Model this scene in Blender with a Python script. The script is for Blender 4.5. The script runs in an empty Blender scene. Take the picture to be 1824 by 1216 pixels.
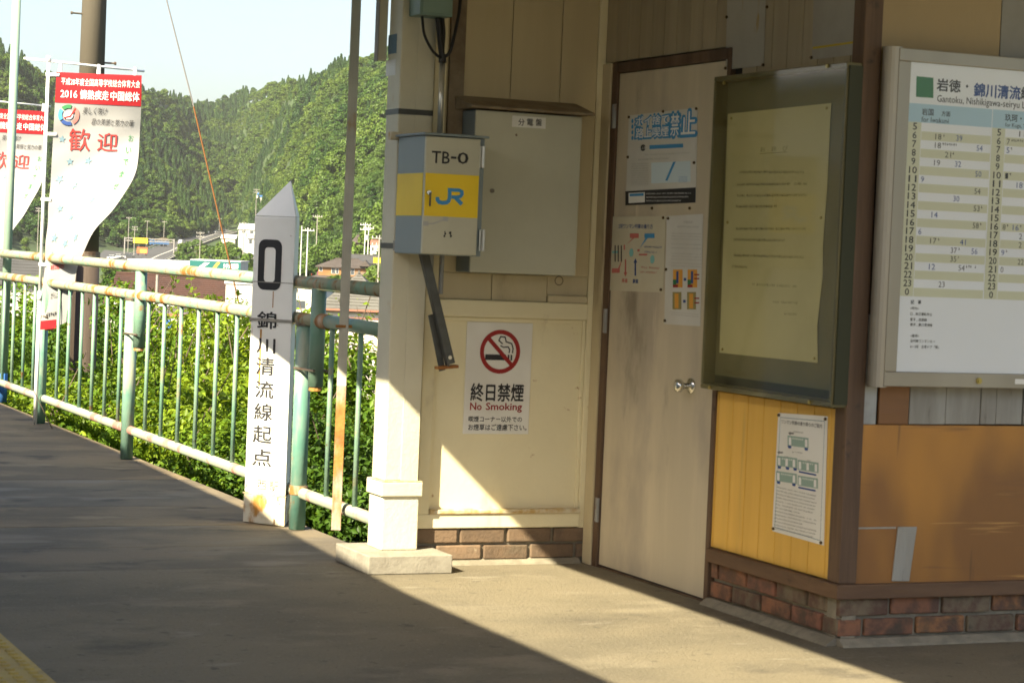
import bpy, bmesh, math, random
import numpy as np
from mathutils import Vector, Matrix
R = math.radians
rnd = random.Random(7)
nrs = np.random.RandomState(11)
scene = bpy.context.scene
COL = scene.collection

# ------------------------------------------------------------------ camera
# world: +Y runs along the platform (away), +X from the track to the station wall, z = 0 platform surface
CAM_H = 1.3
FPX = 4000.0
ROLL, PITCH, YAW = R(2.4), math.atan(159 / 4000), R(23.86)
R0 = Vector((math.cos(YAW), -math.sin(YAW), 0))
FW = Vector((math.sin(YAW) * math.cos(PITCH), math.cos(YAW) * math.cos(PITCH), -math.sin(PITCH)))
U0 = R0.cross(FW)
EX = R0 * math.cos(ROLL) + U0 * math.sin(ROLL)
EY = U0 * math.cos(ROLL) - R0 * math.sin(ROLL)
CP = Vector((0, 0, CAM_H))
cam_d = bpy.data.cameras.new('camera')
cam = bpy.data.objects.new('camera', cam_d)
COL.objects.link(cam)
cam_d.sensor_width = 36.0
cam_d.lens = FPX / 1824 * 36
cam_d.clip_start = 0.02
cam_d.clip_end = 9000
cam_d.dof.use_dof = True                     # a hand-held tele shot, focused past the platform
cam_d.dof.focus_distance = 22.0
cam_d.dof.aperture_fstop = 12.0
M3 = Matrix((EX, EY, -FW)).transposed()
cam.matrix_world = Matrix.Translation(CP) @ M3.to_4x4()
scene.camera = cam

# ------------------------------------------------------------------ sky, sun, exposure
SUN_DIR = Vector((1.0, 0.62, -0.95)).normalized()          # the way the light travels
SUN_EL = math.asin(-SUN_DIR.z)
SUN_AZ = math.atan2(-SUN_DIR.x, -SUN_DIR.y)
world = bpy.data.worlds.new('World')
scene.world = world
world.use_nodes = True
wn = world.node_tree
sky = wn.nodes.new('ShaderNodeTexSky')
sky.sky_type = 'NISHITA'
sky.sun_disc = False
sky.sun_elevation = SUN_EL
sky.sun_rotation = SUN_AZ
sky.air_density = 1.0
sky.dust_density = 3.0
sky.ozone_density = 1.0
wn.links.new(sky.outputs[0], wn.nodes['Background'].inputs[0])
wn.nodes['Background'].inputs[1].default_value = 0.064
sun_d = bpy.data.lights.new('sun', 'SUN')
sun_d.energy = 4.2
sun_d.angle = R(0.5)
sun_d.color = (1.0, 0.88, 0.63)
sun = bpy.data.objects.new('sun', sun_d)
COL.objects.link(sun)
sun.location = (-20, -12, 30)
sun.rotation_euler = SUN_DIR.to_track_quat('-Z', 'Y').to_euler()
vs = scene.view_settings
vs.view_transform = 'Standard'
vs.look = 'None'
vs.gamma = 1.0
vs.exposure = 2.1
vs.use_curve_mapping = False
scene.render.film_transparent = False
scene.cycles.max_bounces = 8
scene.cycles.diffuse_bounces = 5
scene.cycles.transparent_max_bounces = 12
scene.cycles.sample_clamp_indirect = 8

# ------------------------------------------------------------------ pixel -> place helpers
def ray(x, y): return FW + EX * ((x - 912) / FPX) - EY * ((y - 608) / FPX)
def oz(x, y, z=0.0): r = ray(x, y); return CP + r * ((z - CAM_H) / r.z)
def oy(x, y, Y): r = ray(x, y); return CP + r * (Y / r.y)
def ox(x, y, X): r = ray(x, y); return CP + r * (X / r.x)
def dep(x, y, d): return CP + ray(x, y) * d
def horizon(px): return 375 + 0.0418 * (px + 850)

# ------------------------------------------------------------------ materials
MATS = {}
def pm(name, c1, c2=None, scale=6.0, rough=0.65, bump=0.0, bscale=None, stretch=(1, 1, 1), metal=0.0,
       stains=(), vary=0.0, mixlo=0.35, mixhi=0.65, spec=0.4, detail=6.0, island=0.0, cracks=()):
    """procedural material driven by world position; stains = (colour, scale, lo, hi, stretch)"""
    m = bpy.data.materials.new(name); m.use_nodes = True
    nt = m.node_tree; N = nt.nodes; L = nt.links
    b = N['Principled BSDF']
    b.inputs['Roughness'].default_value = rough
    b.inputs['Metallic'].default_value = metal
    b.inputs['Specular IOR Level'].default_value = spec
    geo = N.new('ShaderNodeNewGeometry')
    def noise(sc, st, det=detail):
        mp = N.new('ShaderNodeMapping'); mp.inputs['Scale'].default_value = st
        L.new(geo.outputs['Position'], mp.inputs[0])
        n = N.new('ShaderNodeTexNoise'); n.inputs['Scale'].default_value = sc
        n.inputs['Detail'].default_value = det; n.inputs['Roughness'].default_value = 0.6
        L.new(mp.outputs[0], n.inputs['Vector'])
        return n.outputs['Fac']
    def ramp(fac, lo, hi):
        r = N.new('ShaderNodeMapRange'); r.inputs[1].default_value = lo; r.inputs[2].default_value = hi
        r.interpolation_type = 'SMOOTHSTEP'; L.new(fac, r.inputs[0]); return r.outputs[0]
    def mix(fac, a, bcol):
        x = N.new('ShaderNodeMix'); x.data_type = 'RGBA'
        L.new(fac, x.inputs[0])
        for i, v in ((6, a), (7, bcol)):
            if isinstance(v, tuple): x.inputs[i].default_value = (*v, 1)
            else: L.new(v, x.inputs[i])
        return x.outputs[2]
    col = c1
    if c2 is not None: col = mix(ramp(noise(scale, stretch), mixlo, mixhi), c1, c2)
    for (sc_col, sc, lo, hi, st) in stains: col = mix(ramp(noise(sc, st), lo, hi), col, sc_col)
    for (cc, sc, wd, st) in cracks:                        # thin wandering lines, broken up by a second noise
        a_ = N.new('ShaderNodeMath'); a_.operation = 'SUBTRACT'; L.new(noise(sc, st, 4.0), a_.inputs[0]); a_.inputs[1].default_value = 0.5
        b_ = N.new('ShaderNodeMath'); b_.operation = 'ABSOLUTE'; L.new(a_.outputs[0], b_.inputs[0])
        c_ = ramp(b_.outputs[0], wd, 0.0); d_ = N.new('ShaderNodeMath'); d_.operation = 'MULTIPLY'
        L.new(c_, d_.inputs[0]); L.new(ramp(noise(sc * .6 + .37, (1.3, 1.1, 1), 2.0), 0.5, 0.6), d_.inputs[1])
        col = mix(d_.outputs[0], col, cc)
    if vary or island:
        h = N.new('ShaderNodeHueSaturation')
        if vary:
            oi = N.new('ShaderNodeObjectInfo'); src = oi.outputs['Random']; amt = vary
        else:
            src = geo.outputs['Random Per Island']; amt = island
        mr = N.new('ShaderNodeMapRange'); mr.inputs[3].default_value = 1 - amt; mr.inputs[4].default_value = 1 + amt
        L.new(src, mr.inputs[0]); L.new(mr.outputs[0], h.inputs['Value'])
        if isinstance(col, tuple): h.inputs['Color'].default_value = (*col, 1)
        else: L.new(col, h.inputs['Color'])
        col = h.outputs[0]
    if isinstance(col, tuple): b.inputs['Base Color'].default_value = (*col, 1)
    else: L.new(col, b.inputs['Base Color'])
    if bump:
        bp = N.new('ShaderNodeBump'); bp.inputs['Strength'].default_value = bump; bp.inputs['Distance'].default_value = 0.01
        L.new(noise(bscale or scale * 4, stretch, 8.0), bp.inputs['Height']); L.new(bp.outputs[0], b.inputs['Normal'])
    MATS[name] = m
    return m

def leafmat(name, c1, c2, trans=0.35, tcol=None, vary=0.25, objvary=False, scale=0.35):
    m = bpy.data.materials.new(name); m.use_nodes = True
    nt = m.node_tree; N = nt.nodes; L = nt.links
    N.remove(N['Principled BSDF']); out = N['Material Output']
    geo = N.new('ShaderNodeNewGeometry')
    oi = N.new('ShaderNodeObjectInfo')
    mx = N.new('ShaderNodeMix'); mx.data_type = 'RGBA'
    mx.inputs[6].default_value = (*c1, 1); mx.inputs[7].default_value = (*c2, 1)
    n = N.new('ShaderNodeTexNoise'); n.inputs['Scale'].default_value = scale; n.inputs['Detail'].default_value = 3
    L.new(geo.outputs['Position'], n.inputs['Vector'])
    ad = N.new('ShaderNodeMath'); ad.operation = 'MULTIPLY_ADD'
    L.new(geo.outputs['Random Per Island'], ad.inputs[0]); ad.inputs[1].default_value = 0.6
    if objvary:
        L.new(oi.outputs['Random'], ad.inputs[2])
        n.inputs['Scale'].default_value = 0.014                # stands of different trees
        q = N.new('ShaderNodeMapRange'); q.inputs[1].default_value = 0.35; q.inputs[2].default_value = 0.65; q.inputs[3].default_value = -0.25; q.inputs[4].default_value = 0.55
        L.new(n.outputs['Fac'], q.inputs[0])
        s = N.new('ShaderNodeMath'); s.operation = 'MULTIPLY_ADD'; L.new(ad.outputs[0], s.inputs[0]); s.inputs[1].default_value = 0.45; L.new(q.outputs[0], s.inputs[2])
        fac = s.outputs[0]
    else:
        s = N.new('ShaderNodeMapRange'); s.inputs[1].default_value = 0.3; s.inputs[2].default_value = 0.7; s.inputs[4].default_value = 0.5
        L.new(n.outputs['Fac'], s.inputs[0]); L.new(s.outputs[0], ad.inputs[2]); fac = ad.outputs[0]
    L.new(fac, mx.inputs[0])
    h = N.new('ShaderNodeHueSaturation'); L.new(mx.outputs[2], h.inputs['Color'])
    mr = N.new('ShaderNodeMapRange'); mr.inputs[3].default_value = 1 - vary; mr.inputs[4].default_value = 1 + vary
    L.new(geo.outputs['Random Per Island'], mr.inputs[0]); L.new(mr.outputs[0], h.inputs['Value'])
    d = N.new('ShaderNodeBsdfDiffuse'); L.new(h.outputs[0], d.inputs[0])
    t = N.new('ShaderNodeBsdfTranslucent')
    tc = N.new('ShaderNodeMix'); tc.data_type = 'RGBA'; tc.inputs[0].default_value = 0.5
    L.new(h.outputs[0], tc.inputs[6]); tc.inputs[7].default_value = (*(tcol or (0.18, 0.24, 0.008)), 1)
    L.new(tc.outputs[2], t.inputs[0])
    ms = N.new('ShaderNodeMixShader'); ms.inputs[0].default_value = trans
    L.new(d.outputs[0], ms.inputs[1]); L.new(t.outputs[0], ms.inputs[2])
    g = N.new('ShaderNodeBsdfGlossy'); g.inputs['Roughness'].default_value = 0.45; g.inputs['Color'].default_value = (1, 1, 1, 1)
    ms2 = N.new('ShaderNodeMixShader'); ms2.inputs[0].default_value = 0.012
    L.new(ms.outputs[0], ms2.inputs[1]); L.new(g.outputs[0], ms2.inputs[2])
    L.new(ms2.outputs[0], out.inputs[0])
    MATS[name] = m
    return m

def panemat(name, tint=(0.95, 0.96, 0.90), refl=0.035):
    m = bpy.data.materials.new(name); m.use_nodes = True
    nt = m.node_tree; N = nt.nodes; L = nt.links
    N.remove(N['Principled BSDF']); out = N['Material Output']
    t = N.new('ShaderNodeBsdfTransparent'); t.inputs[0].default_value = (*tint, 1)
    g = N.new('ShaderNodeBsdfGlossy'); g.inputs['Roughness'].default_value = 0.06
    ms = N.new('ShaderNodeMixShader')
    ms.inputs[0].default_value = refl; L.new(t.outputs[0], ms.inputs[1]); L.new(g.outputs[0], ms.inputs[2])
    L.new(ms.outputs[0], out.inputs[0])
    MATS[name] = m
    return m

V3 = (1, 1, 1)
VERT = (1, 1, 0.08)          # grain running upright
# paint, metal
pm('mint_paint', (0.144, 0.278, 0.204), (0.212, 0.306, 0.232), 5, 0.45, 0.15, 60, stains=(
    ((0.272, 0.291, 0.192), 9, 0.58, 0.70, (1, 0.5, 1)), ((0.257, 0.118, 0.036), 7, 0.62, 0.72, V3), ((0.121, 0.048, 0.022), 16, 0.66, 0.74, V3)))
pm('mint_rail', (0.196, 0.319, 0.236), (0.317, 0.319, 0.214), 4, 0.5, 0.2, 60, mixlo=0.42, mixhi=0.58, stains=(
    ((0.378, 0.306, 0.214), 6, 0.52, 0.62, (1, 1.5, 1)), ((0.272, 0.125, 0.029), 6, 0.52, 0.60, (1, 1.1, 1)), ((0.166, 0.063, 0.022), 11, 0.62, 0.72, (1, 1.5, 1))))
pm('faded_rail', (0.257, 0.334, 0.250), (0.333, 0.334, 0.256), 4, 0.5, 0.2, 60, stains=(
    ((0.303, 0.160, 0.129), 4, 0.53, 0.6, (1, 1.2, 1)), ((0.272, 0.132, 0.049), 12, 0.63, 0.72, V3)))
pm('teal_paint', (0.119, 0.280, 0.228), (0.207, 0.344, 0.274), 4, 0.42, 0.1, 60, stains=(
    ((0.392, 0.414, 0.315), 6, 0.50, 0.66, (1, 1, .3)), ((0.370, 0.171, 0.064), 12, 0.64, 0.74, V3)))
pm('rust_metal', (0.40, 0.20, 0.05), (0.30, 0.12, 0.03), 14, 0.8, 0.3, 90, stains=(((0.42, 0.38, 0.33), 5, 0.5, 0.64, (1, 1, .4)),))
pm('grey_rust_metal', (0.27, 0.255, 0.22), (0.33, 0.31, 0.27), 9, 0.7, 0.2, 90, stains=(((0.36, 0.2, 0.07), 6, 0.56, 0.7, (1, 1, .5)),))
pm('clamp_metal', (0.22, 0.2, 0.16), (0.14, 0.09, 0.06), 20, 0.5, 0.1, metal=0.5)
pm('white_plastic', (0.82, 0.82, 0.80), rough=0.35)
pm('flag_cloth', (0.26, 0.26, 0.258), (0.235, 0.24, 0.245), 3, 0.8)
pm('flag_red', (0.285, 0.007, 0.012), rough=0.75)
pm('print_red', (0.310, 0.022, 0.019), rough=0.7)
pm('print_red_soft', (0.55, 0.16, 0.14), rough=0.7)
pm('print_green', (0.03, 0.18, 0.06), rough=0.7)
pm('print_blue', (0.031, 0.074, 0.260), rough=0.7)
pm('print_sky', (0.06, 0.28, 0.56), rough=0.7)
pm('print_pale_sky', (0.12, 0.20, 0.25), rough=0.7)
pm('print_faint_sky', (0.60, 0.72, 0.78), rough=0.8)
pm('print_teal', (0.22, 0.50, 0.50), rough=0.7)
pm('print_black', (0.025, 0.025, 0.028), rough=0.6)
pm('print_grey', (0.20, 0.20, 0.19), rough=0.7)
pm('print_light_grey', (0.42, 0.42, 0.40), rough=0.7)
pm('print_faint', (0.48, 0.45, 0.38), rough=0.7)
pm('print_white', (0.82, 0.82, 0.80), rough=0.6)
pm('print_orange', (0.70, 0.34, 0.05), rough=0.7)
pm('print_sepia', (0.30, 0.26, 0.10), rough=0.7)
pm('print_faded_sepia', (0.24, 0.21, 0.09), rough=0.7)
pm('sign_white', (0.80, 0.80, 0.76), (0.74, 0.73, 0.68), 4, 0.4)
# station walls
pm('cream_paint', (0.82, 0.75, 0.51), (0.77, 0.70, 0.47), 3, 0.55, 0.15, 40, stains=(((0.48, 0.40, 0.26), 5, 0.60, 0.78, (1, 1, .35)), ((0.38, 0.22, 0.08), 14, 0.68, 0.76, V3)))
pm('column_paint', (0.68, 0.645, 0.49), (0.62, 0.585, 0.44), 3, 0.5, 0.25, 50, stains=(((0.50, 0.34, 0.16), 7, 0.66, 0.78, (1, 1, .5)),))
pm('rusty_edge', (0.50, 0.34, 0.13), (0.66, 0.6, 0.45), 22, 0.8, 0.3, 90)
pm('cream_board', (0.60, 0.52, 0.34), (0.53, 0.455, 0.29), 3, 0.6, 0.2, 30, stretch=VERT, stains=(((0.34, 0.27, 0.17), 4, 0.58, 0.75, (1, 1, .3)),))
pm('upper_board', (0.60, 0.51, 0.315), (0.54, 0.455, 0.275), 3, 0.6, 0.15, 30, stretch=VERT, stains=(((0.25, 0.2, 0.12), 3, 0.55, 0.78, (1, 1, .3)),))
pm('concrete_block', (0.30, 0.28, 0.23), (0.24, 0.22, 0.18), 14, 0.85, 0.3, 80)
pm('dark_timber', (0.085, 0.052, 0.032), (0.15, 0.092, 0.055), 9, 0.7, 0.4, 40, stretch=VERT, stains=(((0.04, 0.03, 0.025), 8, 0.6, 0.74, V3),))
pm('ledge_timber', (0.11, 0.062, 0.035), (0.17, 0.10, 0.055), 7, 0.7, 0.4, 40, stretch=(.2, .2, 1), stains=(((0.05, 0.035, 0.03), 10, 0.58, 0.72, (.5, .5, 1)),))
pm('door_ply', (0.62, 0.545, 0.405), (0.54, 0.475, 0.35), 5, 0.6, 0.15, 50, stretch=(1, 1, 0.1), stains=(
    ((0.44, 0.385, 0.30), 2.4, 0.46, 0.68, (1, 1, .5)), ((0.26, 0.22, 0.165), 3.6, 0.58, 0.76, (1, 1, .4)), ((0.68, 0.60, 0.46), 3.4, 0.62, 0.74, (2, 2, .25))))
pm('grey_plank', (0.42, 0.355, 0.235), (0.35, 0.295, 0.195), 7, 0.65, 0.3, 50, stretch=VERT, vary=0.10)
pm('yellow_plank', (0.78, 0.47, 0.09), (0.71, 0.42, 0.075), 8, 0.5, 0.2, 50, stretch=VERT, vary=0.06, stains=(((0.46, 0.28, 0.08), 6, 0.6, 0.75, VERT),))
pm('gap_dark', (0.03, 0.022, 0.015), rough=0.9)
pm('ply_orange_lit', (0.48, 0.225, 0.045), (0.26, 0.122, 0.038), 1.7, 0.42, 0.2, 30, stretch=(1, 1, .45), mixlo=0.42, mixhi=0.58, detail=3, stains=(((0.24, 0.115, 0.04), 8, 0.60, 0.70, (.16, 1, 2.4)), ((0.16, 0.085, 0.035), 7, 0.66, 0.72, (1.4, 1, .12)), ((0.55, 0.30, 0.09), 14, 0.66, 0.74, (.1, 1, 2))))  # broad orange and brown areas paint in a reflected light patch
pm('ply_brown', (0.27, 0.125, 0.042), (0.20, 0.095, 0.036), 3, 0.45, 0.2, 30, stretch=(.25, 1, 1.6), detail=10, stains=(((0.34, 0.17, 0.05), 9, 0.58, 0.68, (.16, 1, 2.4)), ((0.12, 0.065, 0.03), 6, 0.64, 0.76, (.3, 1, 2)), ((0.15, 0.08, 0.035), 9, 0.66, 0.74, (1, 1, .12))))
pm('ply_yellow', (0.34, 0.25, 0.12), (0.29, 0.21, 0.10), 2, 0.5, 0.1, 30, stretch=(1, 1, .3))
pm('weathered_grey', (0.36, 0.35, 0.31), (0.27, 0.255, 0.22), 9, 0.8, 0.4, 50, stretch=(1, 1, .15), stains=(((0.10, 0.085, 0.07), 9, 0.61, 0.68, (2, 1, .2)),))
pm('grey_sheet', (0.26, 0.25, 0.22), (0.22, 0.21, 0.18), 4, 0.6)
pm('galvanised', (0.36, 0.37, 0.36), (0.28, 0.28, 0.27), 10, 0.5, 0.1, metal=0.3, stains=(((0.25, 0.12, 0.05), 8, 0.6, 0.68, V3),))
pm('mortar', (0.27, 0.24, 0.18), (0.20, 0.18, 0.135), 18, 0.9, 0.4, 80)
def brickmat():
    m = pm('brick_clay', (0.20, 0.075, 0.045), (0.12, 0.07, 0.05), 16, 0.85, 0.4, 70,
           stains=(((0.075, 0.062, 0.045), 7, 0.50, 0.68, V3), ((0.40, 0.36, 0.29), 26, 0.72, 0.76, V3)))
    N = m.node_tree.nodes; L = m.node_tree.links
    # each brick takes its own firing colour
    oi = N.new('ShaderNodeObjectInfo'); cr = N.new('ShaderNodeValToRGB')
    e = cr.color_ramp.elements
    e[0].color = (0.27, 0.125, 0.07, 1); e[1].color = (0.34, 0.175, 0.08, 1)
    for p, c in ((0.25, (0.20, 0.155, 0.10, 1)), (0.45, (0.33, 0.16, 0.07, 1)), (0.62, (0.18, 0.145, 0.095, 1)), (0.8, (0.26, 0.115, 0.075, 1))):
        x = e.new(p); x.color = c
    cr.color_ramp.interpolation = 'CONSTANT'
    L.new(oi.outputs['Random'], cr.inputs[0])
    mixs = [n for n in N if n.type == 'MIX']
    L.new(cr.outputs[0], mixs[0].inputs[6])
brickmat()
pm('brick_dusty', (0.20, 0.135, 0.085), (0.15, 0.105, 0.07), 12, 0.85, 0.4, 70, vary=0.25, stains=(((0.16, 0.12, 0.08), 8, 0.56, 0.7, V3), ((0.42, 0.36, 0.26), 20, 0.66, 0.74, V3)))
# boxes
pm('box_grey', (0.54, 0.525, 0.40), (0.49, 0.475, 0.36), 4, 0.4, 0.05)
pm('box_blue_grey', (0.22, 0.27, 0.29), rough=0.4)
pm('box_yellow', (0.88, 0.62, 0.012), (0.84, 0.58, 0.012), 3, 0.4)
pm('cabinet_grey', (0.54, 0.535, 0.42), (0.49, 0.485, 0.38), 2, 0.5, 0.05, stains=(((0.16, 0.12, 0.08), 20, 0.715, 0.74, V3), ((0.24, 0.22, 0.17), 3, 0.6, 0.8, (1, 1, .3))))
pm('hood_brown', (0.26, 0.21, 0.14), (0.18, 0.13, 0.08), 9, 0.6)
pm('box_green', (0.20, 0.30, 0.25), rough=0.45)
pm('chrome', (0.72, 0.72, 0.70), rough=0.18, metal=1.0)
pm('steel_pipe', (0.62, 0.62, 0.58), rough=0.3, metal=0.8)
pm('cable_black', (0.018, 0.018, 0.018), rough=0.5)
pm('strut_dark', (0.10, 0.105, 0.095), (0.07, 0.07, 0.062), 8, 0.45, 0.1, metal=0.2)
pm('aluminium', (0.36, 0.33, 0.27), (0.32, 0.29, 0.235), 3, 0.38, metal=0.55, stretch=VERT)
pm('timetable_white', (0.80, 0.83, 0.87), rough=0.25)
pm('timetable_olive', (0.62, 0.63, 0.46), rough=0.3)
pm('timetable_blue', (0.40, 0.58, 0.70), rough=0.3)
pm('case_olive', (0.155, 0.135, 0.06), (0.12, 0.105, 0.045), 3, 0.5)
pm('case_board', (0.21, 0.185, 0.085), (0.175, 0.155, 0.07), 2, 0.7)
pm('case_dark', (0.035, 0.038, 0.016), rough=0.6)
pm('old_paper', (0.63, 0.575, 0.31), (0.55, 0.50, 0.26), 2, 0.8)
pm('white_paper', (0.66, 0.66, 0.62), (0.60, 0.59, 0.54), 3, 0.75)
pm('cream_paper', (0.60, 0.57, 0.44), (0.55, 0.51, 0.38), 3, 0.75)
pm('stained_paper', (0.40, 0.385, 0.33), (0.34, 0.32, 0.27), 3, 0.8, stains=(((0.36, 0.26, 0.10), 5, 0.62, 0.68, (1, 2, .4)),))
pm('drawing_pin', (0.12, 0.08, 0.04), rough=0.35, metal=0.7)
pm('brass_pin', (0.45, 0.36, 0.12), rough=0.3, metal=0.8)
panemat('acrylic', (0.97, 0.97, 0.94), 0.045); panemat('clear_pane', (0.985, 0.985, 0.985), 0.03)
# ground
pm('asphalt', (0.198, 0.159, 0.103), (0.126, 0.105, 0.074), 1.3, 0.8, 0.6, 110, stretch=(.8, 1.1, 1), mixlo=0.42, mixhi=0.58, stains=(
    ((0.210, 0.181, 0.134), 2.0, 0.54, 0.66, (.6, 1.4, 1)), ((0.074, 0.064, 0.048), 2.7, 0.56, 0.68, (.8, 1.2, 1)), ((0.252, 0.216, 0.154), 34, 0.62, 0.74, V3), ((0.060, 0.051, 0.040), 50, 0.62, 0.74, V3)), detail=12)
pm('asphalt_light_band', (0.222, 0.170, 0.101), (0.150, 0.117, 0.075), 1.4, 0.85, 0.6, 110, stretch=(.7, 1.2, 1), mixlo=0.42, mixhi=0.58, stains=(
    ((0.258, 0.205, 0.127), 3, 0.55, 0.67, (.6, 1.4, 1)), ((0.084, 0.068, 0.048), 2.6, 0.56, 0.68, (.8, 1.2, 1)), ((0.276, 0.228, 0.143), 34, 0.62, 0.74, V3), ((0.060, 0.051, 0.040), 50, 0.62, 0.74, V3)), detail=12)  # warmer copy of the asphalt, stands in for light bands
pm('concrete_floor', (0.200, 0.171, 0.114), (0.150, 0.130, 0.090), 1.0, 0.85, 0.8, 80, stretch=(.9, 1.1, 1), mixlo=0.40, mixhi=0.62, stains=(
    ((0.225, 0.195, 0.136), 2.4, 0.52, 0.68, (.8, 1.2, 1)), ((0.108, 0.094, 0.069), 1.7, 0.56, 0.72, (.8, 1.2, 1)), ((0.25, 0.225, 0.17), 3.3, 0.62, 0.70, (.5, 1.5, 1)),
    ((0.105, 0.092, 0.067), 14, 0.60, 0.70, V3), ((0.26, 0.23, 0.17), 60, 0.58, 0.70, V3), ((0.06, 0.053, 0.04), 75, 0.60, 0.70, V3), ((0.035, 0.032, 0.026), 7.5, 0.715, 0.735, V3)), detail=12)
pm('tactile_yellow', (0.50, 0.36, 0.08), (0.42, 0.30, 0.08), 8, 0.7, 0.2, 60, stains=(((0.28, 0.22, 0.1), 6, 0.58, 0.74, V3),))
pm('slab_side', (0.20, 0.18, 0.14), (0.14, 0.12, 0.09), 6, 0.9, 0.3)
pm('soil', (0.05, 0.055, 0.022), (0.035, 0.05, 0.018), 1.2, 0.95)
pm('valley_ground', (0.046, 0.065, 0.022), (0.062, 0.062, 0.037), 0.02, 0.95, stains=(((0.105, 0.099, 0.087), 0.012, 0.52, 0.6, V3),))
pm('hill_ground', (0.028, 0.046, 0.014), (0.043, 0.074, 0.019), 0.02, 0.95)
pm('road_grey', (0.068, 0.068, 0.068), (0.056, 0.056, 0.056), 0.2, 0.9)
pm('kerb_white', (0.434, 0.420, 0.385), rough=0.8)
# town
pm('wall_white', (0.560, 0.553, 0.532), (0.518, 0.511, 0.490), 0.3, 0.7)
pm('wall_pinkish', (0.518, 0.476, 0.434), (0.476, 0.434, 0.392), 0.3, 0.7)
pm('wall_orange', (0.223, 0.118, 0.043), (0.192, 0.099, 0.037), 0.6, 0.8)
pm('wall_brown', (0.161, 0.118, 0.081), rough=0.8)
pm('wall_grey', (0.36, 0.35, 0.33), rough=0.8)
pm('roof_brown', (0.059, 0.028, 0.020), (0.043, 0.022, 0.017), 0.6, 0.8, stains=(((0.074, 0.034, 0.025), 1.4, 0.55, 0.7, V3),))
pm('roof_grey', (0.062, 0.062, 0.062), (0.050, 0.050, 0.050), 0.5, 0.7)
pm('roof_dull', (0.074, 0.061, 0.053), (0.059, 0.048, 0.042), 0.5, 0.8)
pm('roof_stone', (0.118, 0.115, 0.102), (0.093, 0.090, 0.081), 0.8, 0.9, stains=(((0.093, 0.112, 0.043), 0.5, 0.6, 0.7, V3),))
pm('roof_white', (0.504, 0.504, 0.504), rough=0.6)
pm('gutter_red', (0.260, 0.105, 0.068), rough=0.6)
pm('window_dark', (0.06, 0.07, 0.08), rough=0.15)
pm('sign_teal', (0.005, 0.105, 0.096), rough=0.5)
pm('sign_yellow', (0.527, 0.384, 0.012), rough=0.5)
pm('sign_red', (0.465, 0.099, 0.031), rough=0.5)
pm('blue_sheet', (0.037, 0.136, 0.372), rough=0.6)
pm('pole_concrete', (0.252, 0.238, 0.210), (0.210, 0.199, 0.175), 1.5, 0.85)
pm('near_pole', (0.105, 0.091, 0.067), (0.084, 0.073, 0.053), 3, 0.85, 0.2, 60, stretch=VERT)
pm('pole_dark_brown', (0.055, 0.04, 0.03), (0.075, 0.055, 0.042), 4, 0.75, 0.2, 50, stretch=VERT)
pm('pole_white', (0.462, 0.462, 0.448), rough=0.6)
pm('car_white', (0.525, 0.525, 0.525), rough=0.3)
pm('car_silver', (0.5, 0.52, 0.54), rough=0.3)
pm('car_dark', (0.05, 0.055, 0.06), rough=0.3)
pm('car_blue', (0.050, 0.124, 0.279), rough=0.4)
pm('car_red', (0.341, 0.050, 0.019), rough=0.4)
pm('car_purple', (0.161, 0.031, 0.087), rough=0.4)
pm('load_brown', (0.149, 0.118, 0.074), (0.105, 0.081, 0.050), 0.8, 0.9)
pm('tyre', (0.02, 0.02, 0.02), rough=0.8)
pm('bark', (0.13, 0.10, 0.07), (0.08, 0.06, 0.045), 4, 0.9)
pm('wire_rust', (0.24, 0.105, 0.035), rough=0.7)
pm('wire_grey', (0.22, 0.21, 0.20), rough=0.6)
pm('train_steel', (0.72, 0.71, 0.68), rough=0.5)  # whitened so the unseen train side bounces light
pm('train_inner', (0.50, 0.48, 0.44), rough=0.7)
pm('canopy_bounce_pale', (0.66, 0.62, 0.52), rough=0.8)  # pale canopy underside, bounces light onto the walls
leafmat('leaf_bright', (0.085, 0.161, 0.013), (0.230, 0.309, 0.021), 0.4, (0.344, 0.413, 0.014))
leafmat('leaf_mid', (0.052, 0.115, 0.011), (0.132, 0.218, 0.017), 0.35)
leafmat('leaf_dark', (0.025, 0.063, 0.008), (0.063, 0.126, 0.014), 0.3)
leafmat('leaf_conifer', (0.018, 0.050, 0.012), (0.045, 0.092, 0.018), 0.15, (0.050, 0.087, 0.012), 0.3, True)
leafmat('leaf_broad', (0.024, 0.066, 0.010), (0.092, 0.142, 0.020), 0.2, (0.087, 0.124, 0.012), 0.3, True)
leafmat('leaf_pale', (0.062, 0.118, 0.022), (0.105, 0.161, 0.031), 0.3, (0.124, 0.174, 0.019), 0.25, True)

# ------------------------------------------------------------------ object helpers
WL = {}
def finish(o, mat, parent, loc, smooth):
    if mat: o.data.materials.append(MATS[mat])
    COL.objects.link(o)
    if parent is not None:
        o.parent = parent; o.location = loc - WL[parent.name]
    else: o.location = loc
    WL[o.name] = loc.copy()
    if smooth:
        o.data.polygons.foreach_set('use_smooth', [True] * len(o.data.polygons))
    return o

def thing(name, label, cat, loc, group=None, rotz=0.0):
    o = bpy.data.objects.new(name, None); COL.objects.link(o)
    o.empty_display_size = 0.2
    o.location = loc; o.rotation_euler = (0, 0, rotz)
    WL[o.name] = Vector(loc)
    o['label'] = label; o['category'] = cat
    if group: o['group'] = group
    return o
def tag(o, label, cat, group=None):
    o['label'] = label; o['category'] = cat
    if group: o['group'] = group
    return o
def struct(o): o['kind'] = 'structure'; return o

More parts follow.
